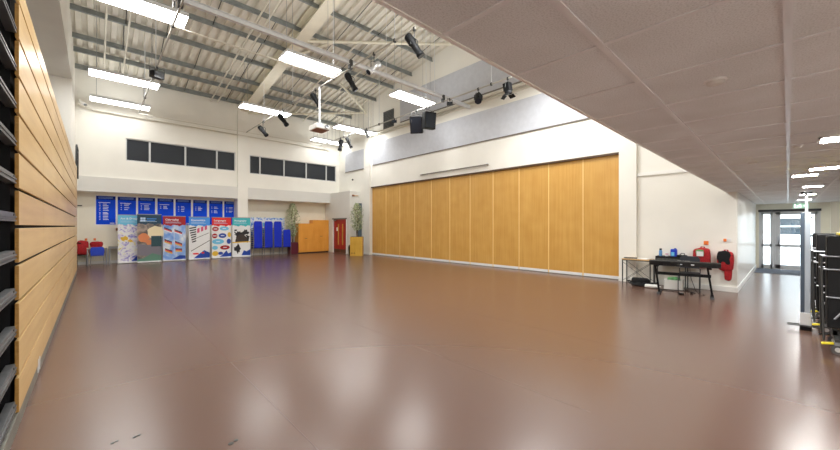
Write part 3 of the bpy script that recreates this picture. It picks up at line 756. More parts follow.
banner((bx[3], by[3], 0), 0.0, 0.88, 2.08, 'mid blue roller banner showing charts and newsprint, fourth from the left', P['mblue'], 'Economics', wht,
       [('newsprint_line', P['black'], [rect(-0.43 + 0.02 * k, -0.14, 1.5 - 0.11 * k, 1.56 - 0.11 * k, 0.06) for k in range(7)]), ('red_headline', P['pink'], [rect(-0.1 + 0.16 * k, 0.0 + 0.16 * k, 1.3 + 0.07 * k, 1.52 + 0.07 * k, 0.05) for k in range(3)]),
        ('chart_line', P['black'], [[(-0.35, 0.42), (0.43, 0.92), (0.43, 0.95), (-0.35, 0.45)], [(-0.2, 1.02), (0.4, 1.3), (0.4, 1.32), (-0.2, 1.04)]]), ('blue_wave', P['navy'], [[(-0.25, 0.08), (0.44, 0.08), (0.44, 0.32), (0.2, 0.46), (0.0, 0.3)]]), ('red_leaf', P['red2'], [blob(-0.15, 0.3, 0.14, 0.05, 10, 0.2, 8), blob(0.14, 0.33, 0.07, 0.05, 10, 0.2, 9)])])
def bub(x, z, w=0.13, h=0.08): return blob(x, z, min(w * 1.18, 0.43 - abs(x)), h * 1.12, 18, 0.0)
banner((bx[4], by[4], 0), 0.0, 0.88, 2.08, 'bright red roller banner with coloured speech bubbles, fifth from the left', P['red2'], 'Languages', wht,
       [('red_bubble', P['red'], [bub(-0.28, 1.5, 0.16, 0.1), bub(-0.31, 1.15, 0.13, 0.11), bub(0.15, 0.55, 0.19, 0.1)]), ('blue_bubble', P['navy'], [bub(0.04, 1.16, 0.15, 0.11), bub(0.33, 0.86, 0.12, 0.12), bub(-0.05, 0.26, 0.1, 0.07)]), ('pale_bubble', P['lblue'], [bub(0.12, 1.52, 0.18, 0.09), bub(-0.16, 0.86, 0.26, 0.12), bub(-0.3, 0.55, 0.14, 0.09)]), ('yellow_bubble', P['gold'], [bub(0.35, 1.2, 0.1, 0.12), bub(-0.29, 0.26, 0.14, 0.11)]),
        ('bubble_text', P['white'], [rect(x - 0.08, x + 0.08, z - 0.02, z + 0.02) for x, z in ((-0.28, 1.5), (-0.31, 1.15), (0.15, 0.55), (0.04, 1.16), (0.12, 1.52), (-0.16, 0.86))]), ('blue_wave', P['navy'], [[(-0.1, 0.08), (0.44, 0.08), (0.44, 0.3), (0.3, 0.24), (0.22, 0.4), (0.05, 0.2)]])])
banner((bx[5], by[5], 0), 0.0, 0.88, 2.08, 'aqua roller banner with a black camera drawing, rightmost of six beside the chairs', P['aqua'], 'Photography', wht,
       [('ink_splatter', P['black'], [blob(-0.15, 1.2, 0.2, 0.16, 22, 0.5, 11), blob(0.2, 1.3, 0.18, 0.14, 22, 0.5, 12), blob(0.3, 1.02, 0.1, 0.2, 18, 0.5, 13), blob(-0.28, 1.42, 0.08, 0.05, 9, 0.4, 14), blob(-0.2, 0.45, 0.12, 0.2, 18, 0.5, 15)]), ('camera_dome', P['brown'], [[(-0.3 + 0.3 * (1 - math.cos(PI * k / 14)), 0.8 + 0.42 * math.sin(PI * k / 14)) for k in range(15)]]), ('blue_wave', P['navy'], [[(0.0, 0.1), (0.44, 0.08), (0.44, 0.4), (0.25, 0.3), (0.12, 0.36)]]), ('desk_line', P['gold'], [rect(-0.44, 0.44, 0.76, 0.81, 0.02)])])

# ------------------------------------------------------------------ blue chairs
def stack_chair():
    t = thing('stacking_chair', 'x', 'chair', (0, 0, 0), 0, 'stacked blue chairs')
    MB().box(-0.215, 0.215, -0.2, 0.22, 0.43, 0.475).build('seat', M['blue'], t, 0.02)
    bk = MB(); pr = [(-0.2, 0.46), (-0.213, 0.62), (-0.2, 0.82), (-0.16, 0.86), (0.16, 0.86), (0.2, 0.82), (0.213, 0.62), (0.2, 0.46)]
    bk.prism(pr, -0.245, -0.205); bk.build('backrest', M['blue'], t, 0.012)
    for sx in (-1, 1):
        MB().tube([(sx * 0.232, 0.2, 0.0), (sx * 0.232, 0.19, 0.43)], 0.0115, 8).build('leg', M['steel'], t)
        MB().tube([(sx * 0.232, -0.2, 0.0), (sx * 0.232, -0.22, 0.45), (sx * 0.225, -0.235, 0.78)], 0.0115, 8).build('leg', M['steel'], t)
        MB().tube([(sx * 0.232, 0.19, 0.43), (sx * 0.232, -0.21, 0.43)], 0.0115, 8).build('seat_rail', M['steel'], t)
    return t
ordw = ['topmost', 'second from the top', 'third from the top', 'fourth from the top', 'fifth from the top', 'fifth from the bottom', 'fourth from the bottom', 'third from the bottom', 'second from the bottom', 'bottom']
proto = None
for (x, y, n_, nm) in ((6.50, 20.02, 10, 'tall stack beside the aqua banner'), (7.06, 20.02, 10, 'middle one of the three tall stacks'), (7.56, 20.0, 10, 'tall stack next to the short stack'), (8.08, 20.02, 6, 'short stack beside the potted tree')):
    for k in range(n_):
        if proto is None: proto = stack_chair(); c = proto
        else: c = copy_tree(proto)
        c.location = (x, y + 0.004 * k, 0.117 * k)
        ow = ordw[n_ - 1 - k] if n_ == 10 else ['topmost', 'second from the top', 'third from the top', 'third from the bottom', 'second from the bottom', 'bottom'][n_ - 1 - k]
        c['label'] = 'blue chair, %s of the %s' % (ow, nm)

# pinboard behind the chairs
t = thing('pin_board', 'low display board with blue and white pinned sheets, behind the stacked chairs', 'notice board', (7.3, 20.6, 1.0))
box(-0.95, 0.95, -0.02, 0, 0, 1.13).build('board', splash('blue white border print', [(0.36, (26, 84, 205)), (0.44, (120, 178, 236)), (0.52, (240, 244, 250)), (0.66, (235, 240, 248))], 9, 3, 0.8), t)
box(-0.78, 0.78, -0.026, -0.02, 0.1, 0.98).build('backing_paper', M['paper'], t)
sh = MB()
for k in range(7):
    sh.box(-0.72 + k * 0.21, -0.56 + k * 0.21, -0.028, -0.026, 0.62 + 0.05 * (k % 2), 0.84 + 0.05 * (k % 2)); sh.box(-0.72 + k * 0.21, -0.57 + k * 0.21, -0.028, -0.026, 0.25, 0.5)
sh.build('pinned_sheet', P['lblue'], t)

# ------------------------------------------------------------------ cupboards
def cupboard(x0, x1, hgt, y0, y1, lab):
    t = thing('cupboard', lab, 'cupboard', ((x0 + x1) / 2, y0, 0), 0, 'orange cupboards'); h = (x1 - x0) / 2; d = y1 - y0
    box(-h, h, 0.02, d, 0.06, hgt).build('carcass', M['cab'], t, 0.004)
    box(-h + 0.02, h - 0.02, 0.03, d, 0, 0.06).build('plinth', M['plinth'], t)
    for sx in (-1, 1):
        a, c = (-h + 0.004, -0.002) if sx < 0 else (0.002, h - 0.004)
        dr = box(a, c, 0.0, 0.02, 0.075, hgt - 0.03).build('door', M['cab'], t, 0.002)
        MB().cyl((sx * 0.05, 0.0, hgt * 0.5), (sx * 0.05, -0.03, hgt * 0.5), 0.018, n=12).build('handle', M['rod'], dr)
    return t
cupboard(8.86, 9.78, 1.8, 20.0, 20.52, 'low orange beech two-door cupboard beside the potted tree')
cupboard(9.80, 10.88, 2.02, 20.06, 20.54, 'taller orange beech two-door cupboard beside the red door')

# ------------------------------------------------------------------ trees
def tree(t, z0, ztop, rad, cz, seed, nleaf=900, stems=3):
    q = random.Random(seed)
    tr = MB()
    for k in range(stems):
        a = 2 * PI * k / stems; r0 = 0.03
        tr.tube([(r0 * math.cos(a), r0 * math.sin(a), z0), (0.05 * math.cos(a + 1), 0.05 * math.sin(a + 1), (z0 + cz) / 2), (rad * 0.35 * math.cos(a + 2), rad * 0.35 * math.sin(a + 2), ztop - 0.25)], 0.014, 6)
    for k in range(14):
        a = q.uniform(0, 2 * PI); z = q.uniform(cz - 0.7, ztop - 0.2); r = rad * q.uniform(0.5, 0.9)
        tr.tube([(0, 0, z - 0.15), (r * math.cos(a), r * math.sin(a), z + 0.05)], 0.006, 5)
    tr.build('trunk', M['bark'], t)
    for nm, mt, cnt in (('foliage', M['leaf'], nleaf), ('pale_foliage', M['leaf2'], nleaf * 2 // 3)):
        lv = MB()
        for k in range(cnt):
            a = q.uniform(0, 2 * PI); u = q.uniform(0, 1); z = z0 + 0.35 + (ztop - z0 - 0.35) * u
            prof = math.sin(PI * (0.12 + 0.83 * u)) ** 0.7
            r = rad * prof * math.sqrt(q.uniform(0.08, 1.0)) * (0.8 + 0.25 * math.sin(3 * a + z * 5))
            c = Vector((r * math.cos(a), r * math.sin(a), z))
            A = RZ(a + q.uniform(-0.9, 0.9)) @ RY(q.uniform(0.1, 1.2)) @ RX(q.uniform(-0.6, 0.6))
            s = q.uniform(0.035, 0.06)
            vs = [A @ Vector(p) * s + c for p in ((-1, 0, 0), (0, 0.42, 0.12), (1.1, 0, -0.15), (0, -0.42, 0.12))]
            lv.add(vs, [(0, 1, 2), (0, 2, 3)])
        lv.build(nm, mt, t)
t = thing('potted_tree', 'pale green potted tree in a burgundy pot between the chairs and cupboard', 'plant', (8.55, 20.1, 0))
MB().box(-0.24, 0.24, -0.22, 0.22, 0.0, 0.68).build('pot', M['burgundy'], t, 0.02)
box(-0.21, 0.21, -0.19, 0.19, 0.68, 0.69).build('soil', M['soil'], t)
tree(t, 0.69, 2.98, 0.47, 2.0, 21, 800)
t = thing('planter_box', 'tall pale oak planter box with a green tree beside the partition', 'plant', (10.62, 16.42, 0), -0.75)
MB().box(-0.33, 0.33, -0.25, 0.25, 0.0, 1.05).build('box', M['box_wood'], t, 0.008)
box(-0.3, 0.3, -0.22, 0.22, 1.05, 1.06).build('soil', M['soil'], t)
hk = MB()
for xx in (-0.23, -0.1): hk.cyl((xx, -0.251, 0.16), (xx, -0.256, 0.16), 0.03, n=14)
hk.build('cable_hole', M['black'], t)
tree(t, 1.06, 2.92, 0.44, 2.1, 22, 700)
t = thing('glass_strip', 'tall narrow grey blue glass panel behind the planter tree', 'panel', (11.42, 17.35, 0.1))
box(-0.13, 0.13, -0.02, 0.02, 0.0, 2.9).build('glass', M['mirror'], t, 0.004)
box(-0.15, -0.13, -0.03, 0.03, 0.0, 2.9).build('edge', M['rod'], t)
MB().box(-0.16, 0.16, -0.08, 0.08, -0.1, 0.0).build('foot', M['rod'], t)
t = thing('waste_bin', 'small black bin half hidden behind the oak planter box', 'bin', (10.72, 17.2, 0))
MB().lathe([(0.13, 0), (0.15, 0.42), (0.155, 0.5), (0.14, 0.5)], n=20).build('body', M['black'], t)
MB().lathe([(0.155, 0.5), (0.12, 0.56), (0.04, 0.58)], n=20).build('lid', M['black_gloss'], t)

# ------------------------------------------------------------------ left corner: tables, chairs, bags
def desk(x0, x1, y0, y1, z, lab, top='table_cream'):
    t = thing('desk', lab, 'table', ((x0 + x1) / 2, (y0 + y1) / 2, 0), 0, 'small desks in the left corner'); hx, hy = (x1 - x0) / 2, (y1 - y0) / 2
    box(-hx, hx, -hy, hy, z - 0.03, z).build('table_top', M[top], t, 0.006)
    for sx in (-1, 1):
        for sy in (-1, 1):
            MB().box(sx * (hx - 0.03) - 0.02, sx * (hx - 0.03) + 0.02, sy * (hy - 0.03) - 0.02, sy * (hy - 0.03) + 0.02, 0, z - 0.03).build('leg', M['steel'], t)
    fr = MB(); fr.box(-hx + 0.02, hx - 0.02, -hy + 0.02, -hy + 0.04, z - 0.08, z - 0.03).box(-hx + 0.02, hx - 0.02, hy - 0.04, hy - 0.02, z - 0.08, z - 0.03)
    fr.build('frame', M['steel'], t)
    return t
desk(-0.25, 0.40, 20.05, 20.55, 0.73, 'small cream topped desk with grey legs behind the blue chair')
desk(0.44, 1.25, 20.05, 20.55, 0.75, 'grey legged desk partly hidden behind the leftmost banner', 'kick')
t = thing('plastic_chair', 'blue plastic chair pushed up to the small desk in the left corner', 'chair', (0.08, 19.78, 0))
MB().prism([(-0.2, 0.44), (-0.22, 0.6), (-0.2, 0.74), (-0.16, 0.77), (0.16, 0.77), (0.2, 0.74), (0.22, 0.6), (0.2, 0.44)], -0.03, 0.0).build('backrest', M['blue_plastic'], t, 0.012)
MB().box(-0.21, 0.21, -0.02, 0.24, 0.40, 0.43).build('seat', M['blue_plastic'], t, 0.012)
for sx in (-1, 1):
    for y in (-0.02, 0.23): MB().tube([(sx * 0.22, y, 0), (sx * 0.18, y, 0.41)], 0.012, 8).build('leg', M['steel'], t)
t = thing('black_chair', 'black chair in the extreme left corner under a red coat', 'chair', (-0.39, 20.3, 0))
MB().box(-0.16, 0.16, -0.2, 0.15, 0.42, 0.46).build('seat', M['black_soft'], t, 0.012)
MB().box(-0.16, 0.16, 0.15, 0.18, 0.46, 0.95).build('backrest', M['black_soft'], t, 0.012)
for sx in (-1, 1):
    for y in (-0.18, 0.14): MB().cyl((sx * 0.14, y, 0), (sx * 0.14, y, 0.42), 0.012, n=8).build('leg', M['rod'], t)

def soft(mb, name, mat, parent, lvl=2):
    o = mb.build(name, mat, parent)
    s_ = o.modifiers.new('sub', 'SUBSURF'); s_.levels = lvl; s_.render_levels = lvl
    for p in o.data.polygons: p.use_smooth = True
    return o
def lump(sx, sy, sz, seed, n=3, amp=0.12):
    """crumpled rounded lump as a jittered grid box"""
    q = random.Random(seed); mb = MB()
    import bmesh
    bm = bmesh.new(); bmesh.ops.create_cube(bm, size=1.0)
    bmesh.ops.subdivide_edges(bm, edges=bm.edges[:], cuts=n, use_grid_fill=True)
    for v in bm.verts:
        p = v.co; L_ = p.length
        v.co = p.normalized() * (0.55 * L_ + 0.22) * (1 + q.uniform(-amp, amp))
    vs = [(v.co.x * sx, v.co.y * sy, v.co.z * sz) for v in bm.verts]; bm.verts.index_update()
    fs = [tuple(v.index for v in f.verts) for f in bm.faces]; bm.free()
    return mb.add(vs, fs, True)
t = thing('red_coat', 'red coat draped over the chair in the extreme left corner', 'coat', (-0.37, 20.2, 0.48))
c = lump(0.4, 0.3, 0.62, 3); c.v = [(x, y, z + 0.26) for x, y, z in c.v]; soft(c, 'coat_body', M['red'], t, 1)
c = lump(0.14, 0.14, 0.5, 5); c.v = [(x + 0.12, y - 0.06, z + 0.22) for x, y, z in c.v]; soft(c, 'sleeve', M['red'], t, 1)
MB().obox((-0.1, -0.12, 0.46), (0.16, 0.03, 0.05), RY(0.3)).build('collar', M['black_soft'], t, 0.01)
t = thing('red_bag', 'crumpled red bag lying on the small cream desk', 'bag', (0.05, 20.22, 0.732))
c = lump(0.44, 0.28, 0.26, 8); zmin = min(v[2] for v in c.v); c.v = [(x, y, z - zmin) for x, y, z in c.v]; soft(c, 'bag_body', M['red'], t, 1)
MB().tube([(-0.15, 0, 0.16), (-0.08, -0.02, 0.24), (0.06, -0.02, 0.25), (0.14, 0, 0.16)], 0.014, 6).build('strap', M['red'], t)
for x, lab in ((-0.27, 'small orange wall hook at the far left above the red coat'), (0.0, 'small orange wall hook above the red bag on the desk')):
    t = thing('wall_hook', lab, 'hook', (x, 20.6, 1.02), 0, 'orange hooks in the left corner')
    box(-0.04, 0.04, -0.015, 0, 0, 0.1).build('plate', M['orange'], t, 0.005)
    MB().tube([(0, -0.015, 0.06), (0, -0.05, 0.05), (0, -0.06, 0.08)], 0.01, 6).build('peg', M['orange'], t)
t = thing('wall_socket', 'small dark wall box under the gap between the first two blue boards', 'socket', (0.73, 20.6, 1.44))
box(-0.045, 0.045, -0.04, 0, 0, 0.13).build('case', M['brown'], t, 0.006); box(-0.02, 0.02, -0.045, -0.04, 0.05, 0.09).build('button', M['black'], t)
t = thing('wall_bracket', 'tiny dark bracket on the wall left of the blue boards', 'bracket', (-0.46, 20.6, 2.5))
box(-0.07, 0.07, -0.05, 0, 0, 0.035).build('plate', M['black'], t, 0.004); MB().cyl((0, -0.05, 0.017), (0, -0.08, 0.017), 0.012, n=8).build('peg', M['rod'], t)

# ------------------------------------------------------------------ keyboard corner
kb = thing('keyboard', 'long black electronic keyboard on its stand by the right wall', 'keyboard', (10.2, 1.7, 0.70), 0.13)
body = MB().prism([(-0.17, 0), (0.15, 0), (0.17, 0.05), (0.15, 0.1), (-0.12, 0.12), (-0.17, 0.1)], -0.67, 0.67)
body.build('body', M['black_gloss'], kb, 0.006)
wk = MB()
for k in range(52): wk.box(0.02, 0.16, -0.63 + k * 0.0242, -0.63 + k * 0.0242 + 0.0225, 0.095, 0.103)
k_ = wk.build('key_bed', M['black'], kb); k_['kind'] = 'stuff'
MB().box(-0.176, -0.17, -0.2, -0.14, 0.04, 0.06).box(-0.176, -0.17, 0.02, 0.06, 0.04, 0.055).build('back_label', M['ink_white'], kb)
box(-0.1, 0.0, -0.12, 0.12, 0.118, 0.124).build('control_panel', M['lens'], kb)
stn = thing('keyboard_stand', 'black metal stand with two slanted legs under the keyboard', 'stand', (10.2, 1.7, 0), 0.13)
for sy in (-0.48, 0.52):
    MB().obox((0.0, sy, 0.36), (0.05, 0.04, 0.66), RX(-0.13)).build('leg', M['black'], stn)
    ftm = MB().box(-0.26, 0.2, sy - 0.07, sy - 0.01, 0.0, 0.045); fo = ftm.build('foot', M['black'], stn, 0.008)
    MB().box(-0.29, -0.26, sy - 0.075, sy - 0.005, 0.0, 0.05).box(0.2, 0.23, sy - 0.075, sy - 0.005, 0, 0.05).build('foot_cap', M['rubber'], fo, 0.008)
    MB().box(-0.17, 0.17, sy - 0.03, sy + 0.03, 0.66, 0.697).build('support_arm', M['black'], stn)
MB().box(-0.03, 0.03, -0.5, 0.55, 0.46, 0.53).build('crossbar', M['black'], stn, 0.006)

t = thing('office_chair', 'black chair with sled legs between the keyboard and wall', 'chair', (11.0, 1.72, 0), 0.1)
bk = MB().prism([(-0.2, 0.56), (0.2, 0.56), (0.21, 0.8), (0.16, 0.87), (-0.16, 0.87), (-0.21, 0.8)], 0, 0.03)
bk.v = [(0.2 + y, x, z) for x, y, z in bk.v]; bk.build('backrest', pmat('charcoal padding', (44, 48, 56), 0.7, var=0.1, scale=30), t, 0.01)
MB().box(-0.2, 0.2, -0.2, 0.2, 0.42, 0.47).build('seat', M['black_soft'], t, 0.015)
for sy in (-0.21, 0.21):
    MB().tube([(0.215, sy, 0.55), (0.2, sy, 0.4), (0.2, sy, 0.03), (0.17, sy, 0.013), (-0.18, sy, 0.013), (-0.2, sy, 0.03), (-0.19, sy, 0.41), (0.2, sy, 0.41)], 0.011, 8).build('leg', M['rod'], t)
MB().tube([(0.2, -0.21, 0.02), (0.2, 0.21, 0.02)], 0.011, 8).build('stretcher', M['rod'], t)

st_ = thing('side_table', 'narrow tan topped table with thin dark legs beside the partition', 'table', (11.28, 2.92, 0))
box(-0.24, 0.18, -0.36, 0.36, 0.69, 0.72).build('table_top', M['table_wood'], st_, 0.004)
for sx in (-0.22, 0.16):
    for sy in (-0.34, 0.34): box(sx - 0.0125, sx + 0.0125, sy - 0.0125, sy + 0.0125, 0, 0.69).build('leg', M['rod'], st_)
wr = MB()
for sx in (-0.22, 0.16): wr.tube([(sx, -0.33, 0.1), (sx, 0.33, 0.62)], 0.005, 6).tube([(sx, 0.33, 0.1), (sx, -0.33, 0.62)], 0.005, 6)
wr.build('cross_wire', M['rod'], st_)
fr = MB().box(-0.235, -0.205, -0.35, 0.35, 0.665, 0.69).box(0.145, 0.175, -0.35, 0.35, 0.665, 0.69); fr.build('frame', M['rod'], st_)
t = thing('folder', 'thin black folder lying on the tan side table', 'folder', (11.22, 3.1, 0.721), 0.2)
box(-0.12, 0.12, -0.16, 0.16, 0, 0.008).build('cover', M['black'], t); box(-0.115, 0.118, -0.155, 0.155, 0.008, 0.016).build('pages', M['paper'], t); box(-0.12, 0.12, -0.16, 0.16, 0.016, 0.024).build('cover', M['black'], t)
t = thing('paper_stack', 'small stack of white papers on the tan side table', 'paper', (11.22, 2.78, 0.721), -0.15)
for k in range(3): MB().obox((0, 0, 0.004 + 0.007 * k), (0.2, 0.26, 0.006), RZ(0.12 * k)).build('sheet', M['paper'], t)

at_ = thing('equipment_table', 'low dark table against the wall behind the keyboard', 'table', (11.36, 2.17, 0))
box(-0.17, 0.17, -0.36, 0.36, 0.58, 0.61).build('table_top', M['black'], at_, 0.004)
for sx in (-0.15, 0.15):
    for sy in (-0.34, 0.34): box(sx - 0.012, sx + 0.012, sy - 0.012, sy + 0.012, 0, 0.58).build('leg', M['rod'], at_)
amp = thing('amplifier', 'black amplifier box behind the keyboard carrying the bottles', 'amplifier', (11.38, 2.17, 0.61))
box(-0.16, 0.16, -0.33, 0.33, 0.015, 0.22).build('case', M['black'], amp, 0.008)
gm = MB()
for k in range(20): gm.box(-0.166, -0.16, -0.3 + k * 0.0305, -0.3 + k * 0.0305 + 0.018, 0.04, 0.17)
gm.build('grille', M['grille'], amp)
fm = MB()
for sx in (-0.12, 0.12):
    for sy in (-0.28, 0.28): fm.cyl((sx, sy, 0), (sx, sy, 0.015), 0.02, n=10)
fm.build('foot', M['rubber'], amp)
t = thing('water_bottle', 'clear blue drink bottle with black cap on the amplifier, left end', 'bottle', (11.34, 2.4, 0.83))
MB().lathe([(0.035, 0), (0.038, 0.02), (0.038, 0.13), (0.026, 0.16)], n=18).build('body', M['water'], t); MB().lathe([(0.03, 0.16), (0.03, 0.2), (0.02, 0.205)], n=16).build('cap', M['black'], t)
t = thing('white_cup', 'small white cup with pink mark standing between the two blue bottles', 'cup', (11.34, 2.26, 0.83))
MB().lathe([(0.03, 0), (0.038, 0.1), (0.034, 0.1), (0.03, 0.01)], n=18).build('body', M['white_plastic'], t); MB().lathe([(0.0365, 0.05), (0.0372, 0.07)], n=18).build('stripe', P['pink'], t)
t = thing('blue_jug', 'solid blue and white bottle on the amplifier, right of the cup', 'bottle', (11.34, 2.1, 0.83))
MB().box(-0.06, 0.06, -0.07, 0.07, 0, 0.2).build('body', M['blue_plastic'], t, 0.02); MB().box(-0.063, -0.06, -0.02, 0.05, 0.02, 0.12).build('label_panel', M['lblue'] if 'lblue' in M else P['lblue'], t); MB().cyl((0, -0.03, 0.2), (0, -0.03, 0.225), 0.025, n=12).build('cap', P['navy'], t)
t = thing('headphones', 'black gear lying at the right end of the amplifier', 'equipment', (11.36, 1.93, 0.83))
MB().lathe([(0.06, 0), (0.065, 0.02), (0.05, 0.05)], (0, 0.05, 0), n=14).lathe([(0.06, 0), (0.065, 0.02), (0.05, 0.05)], (0, -0.06, 0), n=14).build('ear_cup', M['black'], t)
MB().tube([(0, 0.05, 0.05), (0.05, 0.02, 0.09), (0.05, -0.04, 0.09), (0, -0.06, 0.05)], 0.01, 6).build('band', M['black'], t)

t = thing('storage_box', 'white open storage box on the floor under the keyboard', 'box', (11.05, 2.05, 0), 0.1)
b_ = MB()
for a, c, d, e in ((-0.15, 0.15, -0.2, -0.188), (-0.15, 0.15, 0.188, 0.2), (-0.15, -0.138, -0.2, 0.2), (0.138, 0.15, -0.2, 0.2)): b_.box(a, c, d, e, 0, 0.25)
b_.box(-0.15, 0.15, -0.2, 0.2, 0, 0.012); b_.build('box', M['white_plastic'], t)
t = thing('green_cloth', 'crumpled green cloth poking out of the white storage box', 'cloth', (11.05, 2.05, 0.014), 0.1)
c = lump(0.22, 0.3, 0.3, 17); zmin = min(v[2] for v in c.v); c.v = [(x, y, z - zmin) for x, y, z in c.v]; soft(c, 'cloth', M['green'], t, 1)
# cables and bag
t = thing('cable_pile', 'tangled heap of black cables on the floor under the tan side table', 'cable', (11.0, 2.75, 0))
q = random.Random(5); pth = []
for k in range(90):
    a = k * 0.42; r = 0.19 + 0.08 * math.sin(k * 0.9); pth.append((r * math.cos(a) * 0.9, r * 1.35 * math.sin(a), 0.012 + 0.1 * (k / 90) + 0.02 * math.sin(k * 1.7)))
MB().tube(pth, 0.011, 6).build('coil', M['cable'], t)
c = lump(0.32, 0.46, 0.22, 23); zmin = min(v[2] for v in c.v); c.v = [(x + 0.02, y + 0.05, z - zmin) for x, y, z in c.v]; soft(c, 'cable_bag', M['black_soft'], t, 1)
t = thing('white_bag', 'flat white plastic bag on the floor beside the cable heap', 'bag', (10.85, 2.5, 0))
c = lump(0.3, 0.34, 0.09, 29); zmin = min(v[2] for v in c.v); c.v = [(x, y, z - zmin) for x, y, z in c.v]; soft(c, 'bag', M['white_plastic'], t, 1)
MB().tube([(-0.05, -0.12, 0.04), (-0.1, -0.2, 0.05), (0.02, -0.2, 0.05), (0.04, -0.12, 0.04)], 0.008, 6).build('handle', M['white_plastic'], t)
t = thing('sustain_pedal', 'small black pedal on the floor under the keyboard', 'pedal', (10.35, 1.78, 0), 0.3)
box(-0.1, 0.06, -0.05, 0.05, 0, 0.03).build('base', M['black'], t, 0.005); MB().obox((-0.08, 0, 0.045), (0.14, 0.04, 0.012), RY(0.15)).build('lever', M['steel'], t)
t = thing('power_cable', 'loose black cable curling across the floor from pedal to white box', 'cable')
MB().tube([(10.42, 1.8, 0.008), (10.6, 1.9, 0.008), (10.55, 2.2, 0.008), (10.75, 2.32, 0.008), (10.9, 1.75, 0.008), (10.7, 1.55, 0.008), (10.55, 1.62, 0.008)], 0.008, 6).build('cord', M['cable'], t)
MB().box(10.5, 10.57, 1.58, 1.62, 0.0, 0.03).build('plug', M['black'], t)
t = thing('hanging_cable', 'thin black cable hanging from the keyboard down to the floor', 'cable')
MB().tube([(10.4, 1.62, 0.705), (10.45, 1.6, 0.4), (10.5, 1.52, 0.1), (10.44, 1.42, 0.012), (10.55, 1.36, 0.008), (10.72, 1.4, 0.008)], 0.006, 6).build('cord', M['cable'], t)
MB().cyl((10.4, 1.62, 0.69), (10.4, 1.62, 0.72), 0.012, n=8).build('plug', M['black'], t)

# red bags hanging on the wall
def wall_bag(y, z, w, hgt, lab, tail, seed):
    t = thing('hanging_bag', lab, 'bag', (XW, y, z), 0, 'red bags on the wall')
    q = random.Random(seed)
    c = lump(0.24, w, hgt, seed, 4, 0.07); c.v = [(x - 0.13, yy, zz + hgt * 0.45) for x, yy, zz in c.v]; soft(c, 'bag_body', M['red'], t, 1)
    c = lump(0.1 if tail else 0.12, w * (0.85 if tail else 0.5), hgt * (0.72 if tail else 0.3), seed + 1); c.v = [(x - 0.2, yy + w * 0.06, zz + hgt * (0.6 if tail else 0.72)) for x, yy, zz in c.v]; soft(c, 'opening', M['black_soft'] if tail else M['green'], t, 1)
    for s_ in (-1, 1):
        c = lump(0.16, w * 0.34, hgt * 0.75, seed + 3 + s_); c.v = [(x - 0.16, yy + s_ * w * 0.3, zz + hgt * 0.5) for x, yy, zz in c.v]; soft(c, 'side_fold', M['red'], t, 1)
    if tail:
        c = lump(0.12, 0.16, 0.42, seed + 9); c.v = [(x - 0.16, yy - w * 0.16, zz - 0.05) for x, yy, zz in c.v]; soft(c, 'hanging_tail', M['red'], t, 1)
    else:
        MB().obox((-0.275, 0.02, hgt * 0.66), (0.012, w * 0.36, 0.12), RY(-0.1)).build('label_card', M['paper'], t)
    MB().tube([(-0.1, -w * 0.22, hgt * 0.7), (-0.07, -w * 0.1, hgt * 0.98), (-0.07, w * 0.05, hgt * 0.98), (-0.1, w * 0.2, hgt * 0.7)], 0.016, 6).build('strap', M['red'], t)
    return t
wall_bag(1.53, 0.58, 0.38, 0.54, 'red bag with a pale label hanging on the wall behind the keyboard', False, 41)
wall_bag(1.07, 0.54, 0.33, 0.52, 'red bag with dark opening hanging near the wall corner', True, 53)
t = thing('wall_hook', 'orange wall hook above the labelled red bag', 'hook', (XW, 1.46, 1.16)); box(-0.015, 0, -0.05, 0.05, 0, 0.1).build('plate', M['orange'], t, 0.006); MB().tube([(-0.015, 0, 0.03), (-0.06, 0, 0.02), (-0.07, 0, 0.05)], 0.012, 6).build('peg', M['orange'], t)
t = thing('wall_switch', 'orange and white wall switch above the red bag near the corner', 'switch', (XW, 1.06, 1.25)); box(-0.012, 0, -0.09, 0.07, 0, 0.09).build('plate', M['white_plastic'], t, 0.003); box(-0.03, -0.012, 0.0, 0.06, 0.01, 0.08).build('button', M['orange'], t, 0.006)

# ------------------------------------------------------------------ corridor
t = thing('entrance_mat', 'dark charcoal entrance mat in front of the glazed door', 'mat', (18.0, -0.05, 0))
box(-0.95, 0.95, -0.85, 0.85, 0, 0.012).build('pile', M['mat_floor'], t); 
e = MB()
for a, c, d, e_ in ((-0.98, 0.98, -0.88, -0.85), (-0.98, 0.98, 0.85, 0.88), (-0.98, -0.95, -0.88, 0.88), (0.95, 0.98, -0.88, 0.88)): e.box(a, c, d, e_, 0, 0.01)
e.build('edge', M['rubber'], t)
t = thing('exit_sign', 'small green running man exit sign hung before the glazed door', 'sign', (18.55, -0.32, 2.28))
box(0, 0.05, -0.2, 0.2, 0, 0.19).build('case', M['white_plastic'], t, 0.006)
box(-0.006, 0, -0.19, 0.19, 0.01, 0.18).build('sign_face', M['green_sign'], t)
MB().cyl((0.025, -0.12, 0.19), (0.025, -0.12, 0.22), 0.008, n=8).cyl((0.025, 0.12, 0.19), (0.025, 0.12, 0.22), 0.008, n=8).build('hanger', M['steel'], t)
sg = MB()
def sgx(poly): 
    n = len(poly); vs = [(-0.0085, y, z) for y, z in poly] + [(-0.006, y, z) for y, z in poly]
    sg.add(vs, [tuple(range(n)), tuple(range(n, 2 * n))[::-1]] + [(i, (i + 1) % n, n + (i + 1) % n, n + i) for i in range(n)])
sgx([(0.06, 0.08), (0.03, 0.07), (0.02, 0.125), (0.05, 0.13)]); sgx([(0.05, 0.08), (0.1, 0.06), (0.12, 0.03), (0.1, 0.03), (0.08, 0.05), (0.03, 0.065)]); sgx([(0.04, 0.075), (0.0, 0.06), (0.02, 0.03), (0.0, 0.03), (-0.025, 0.065), (0.03, 0.09)])
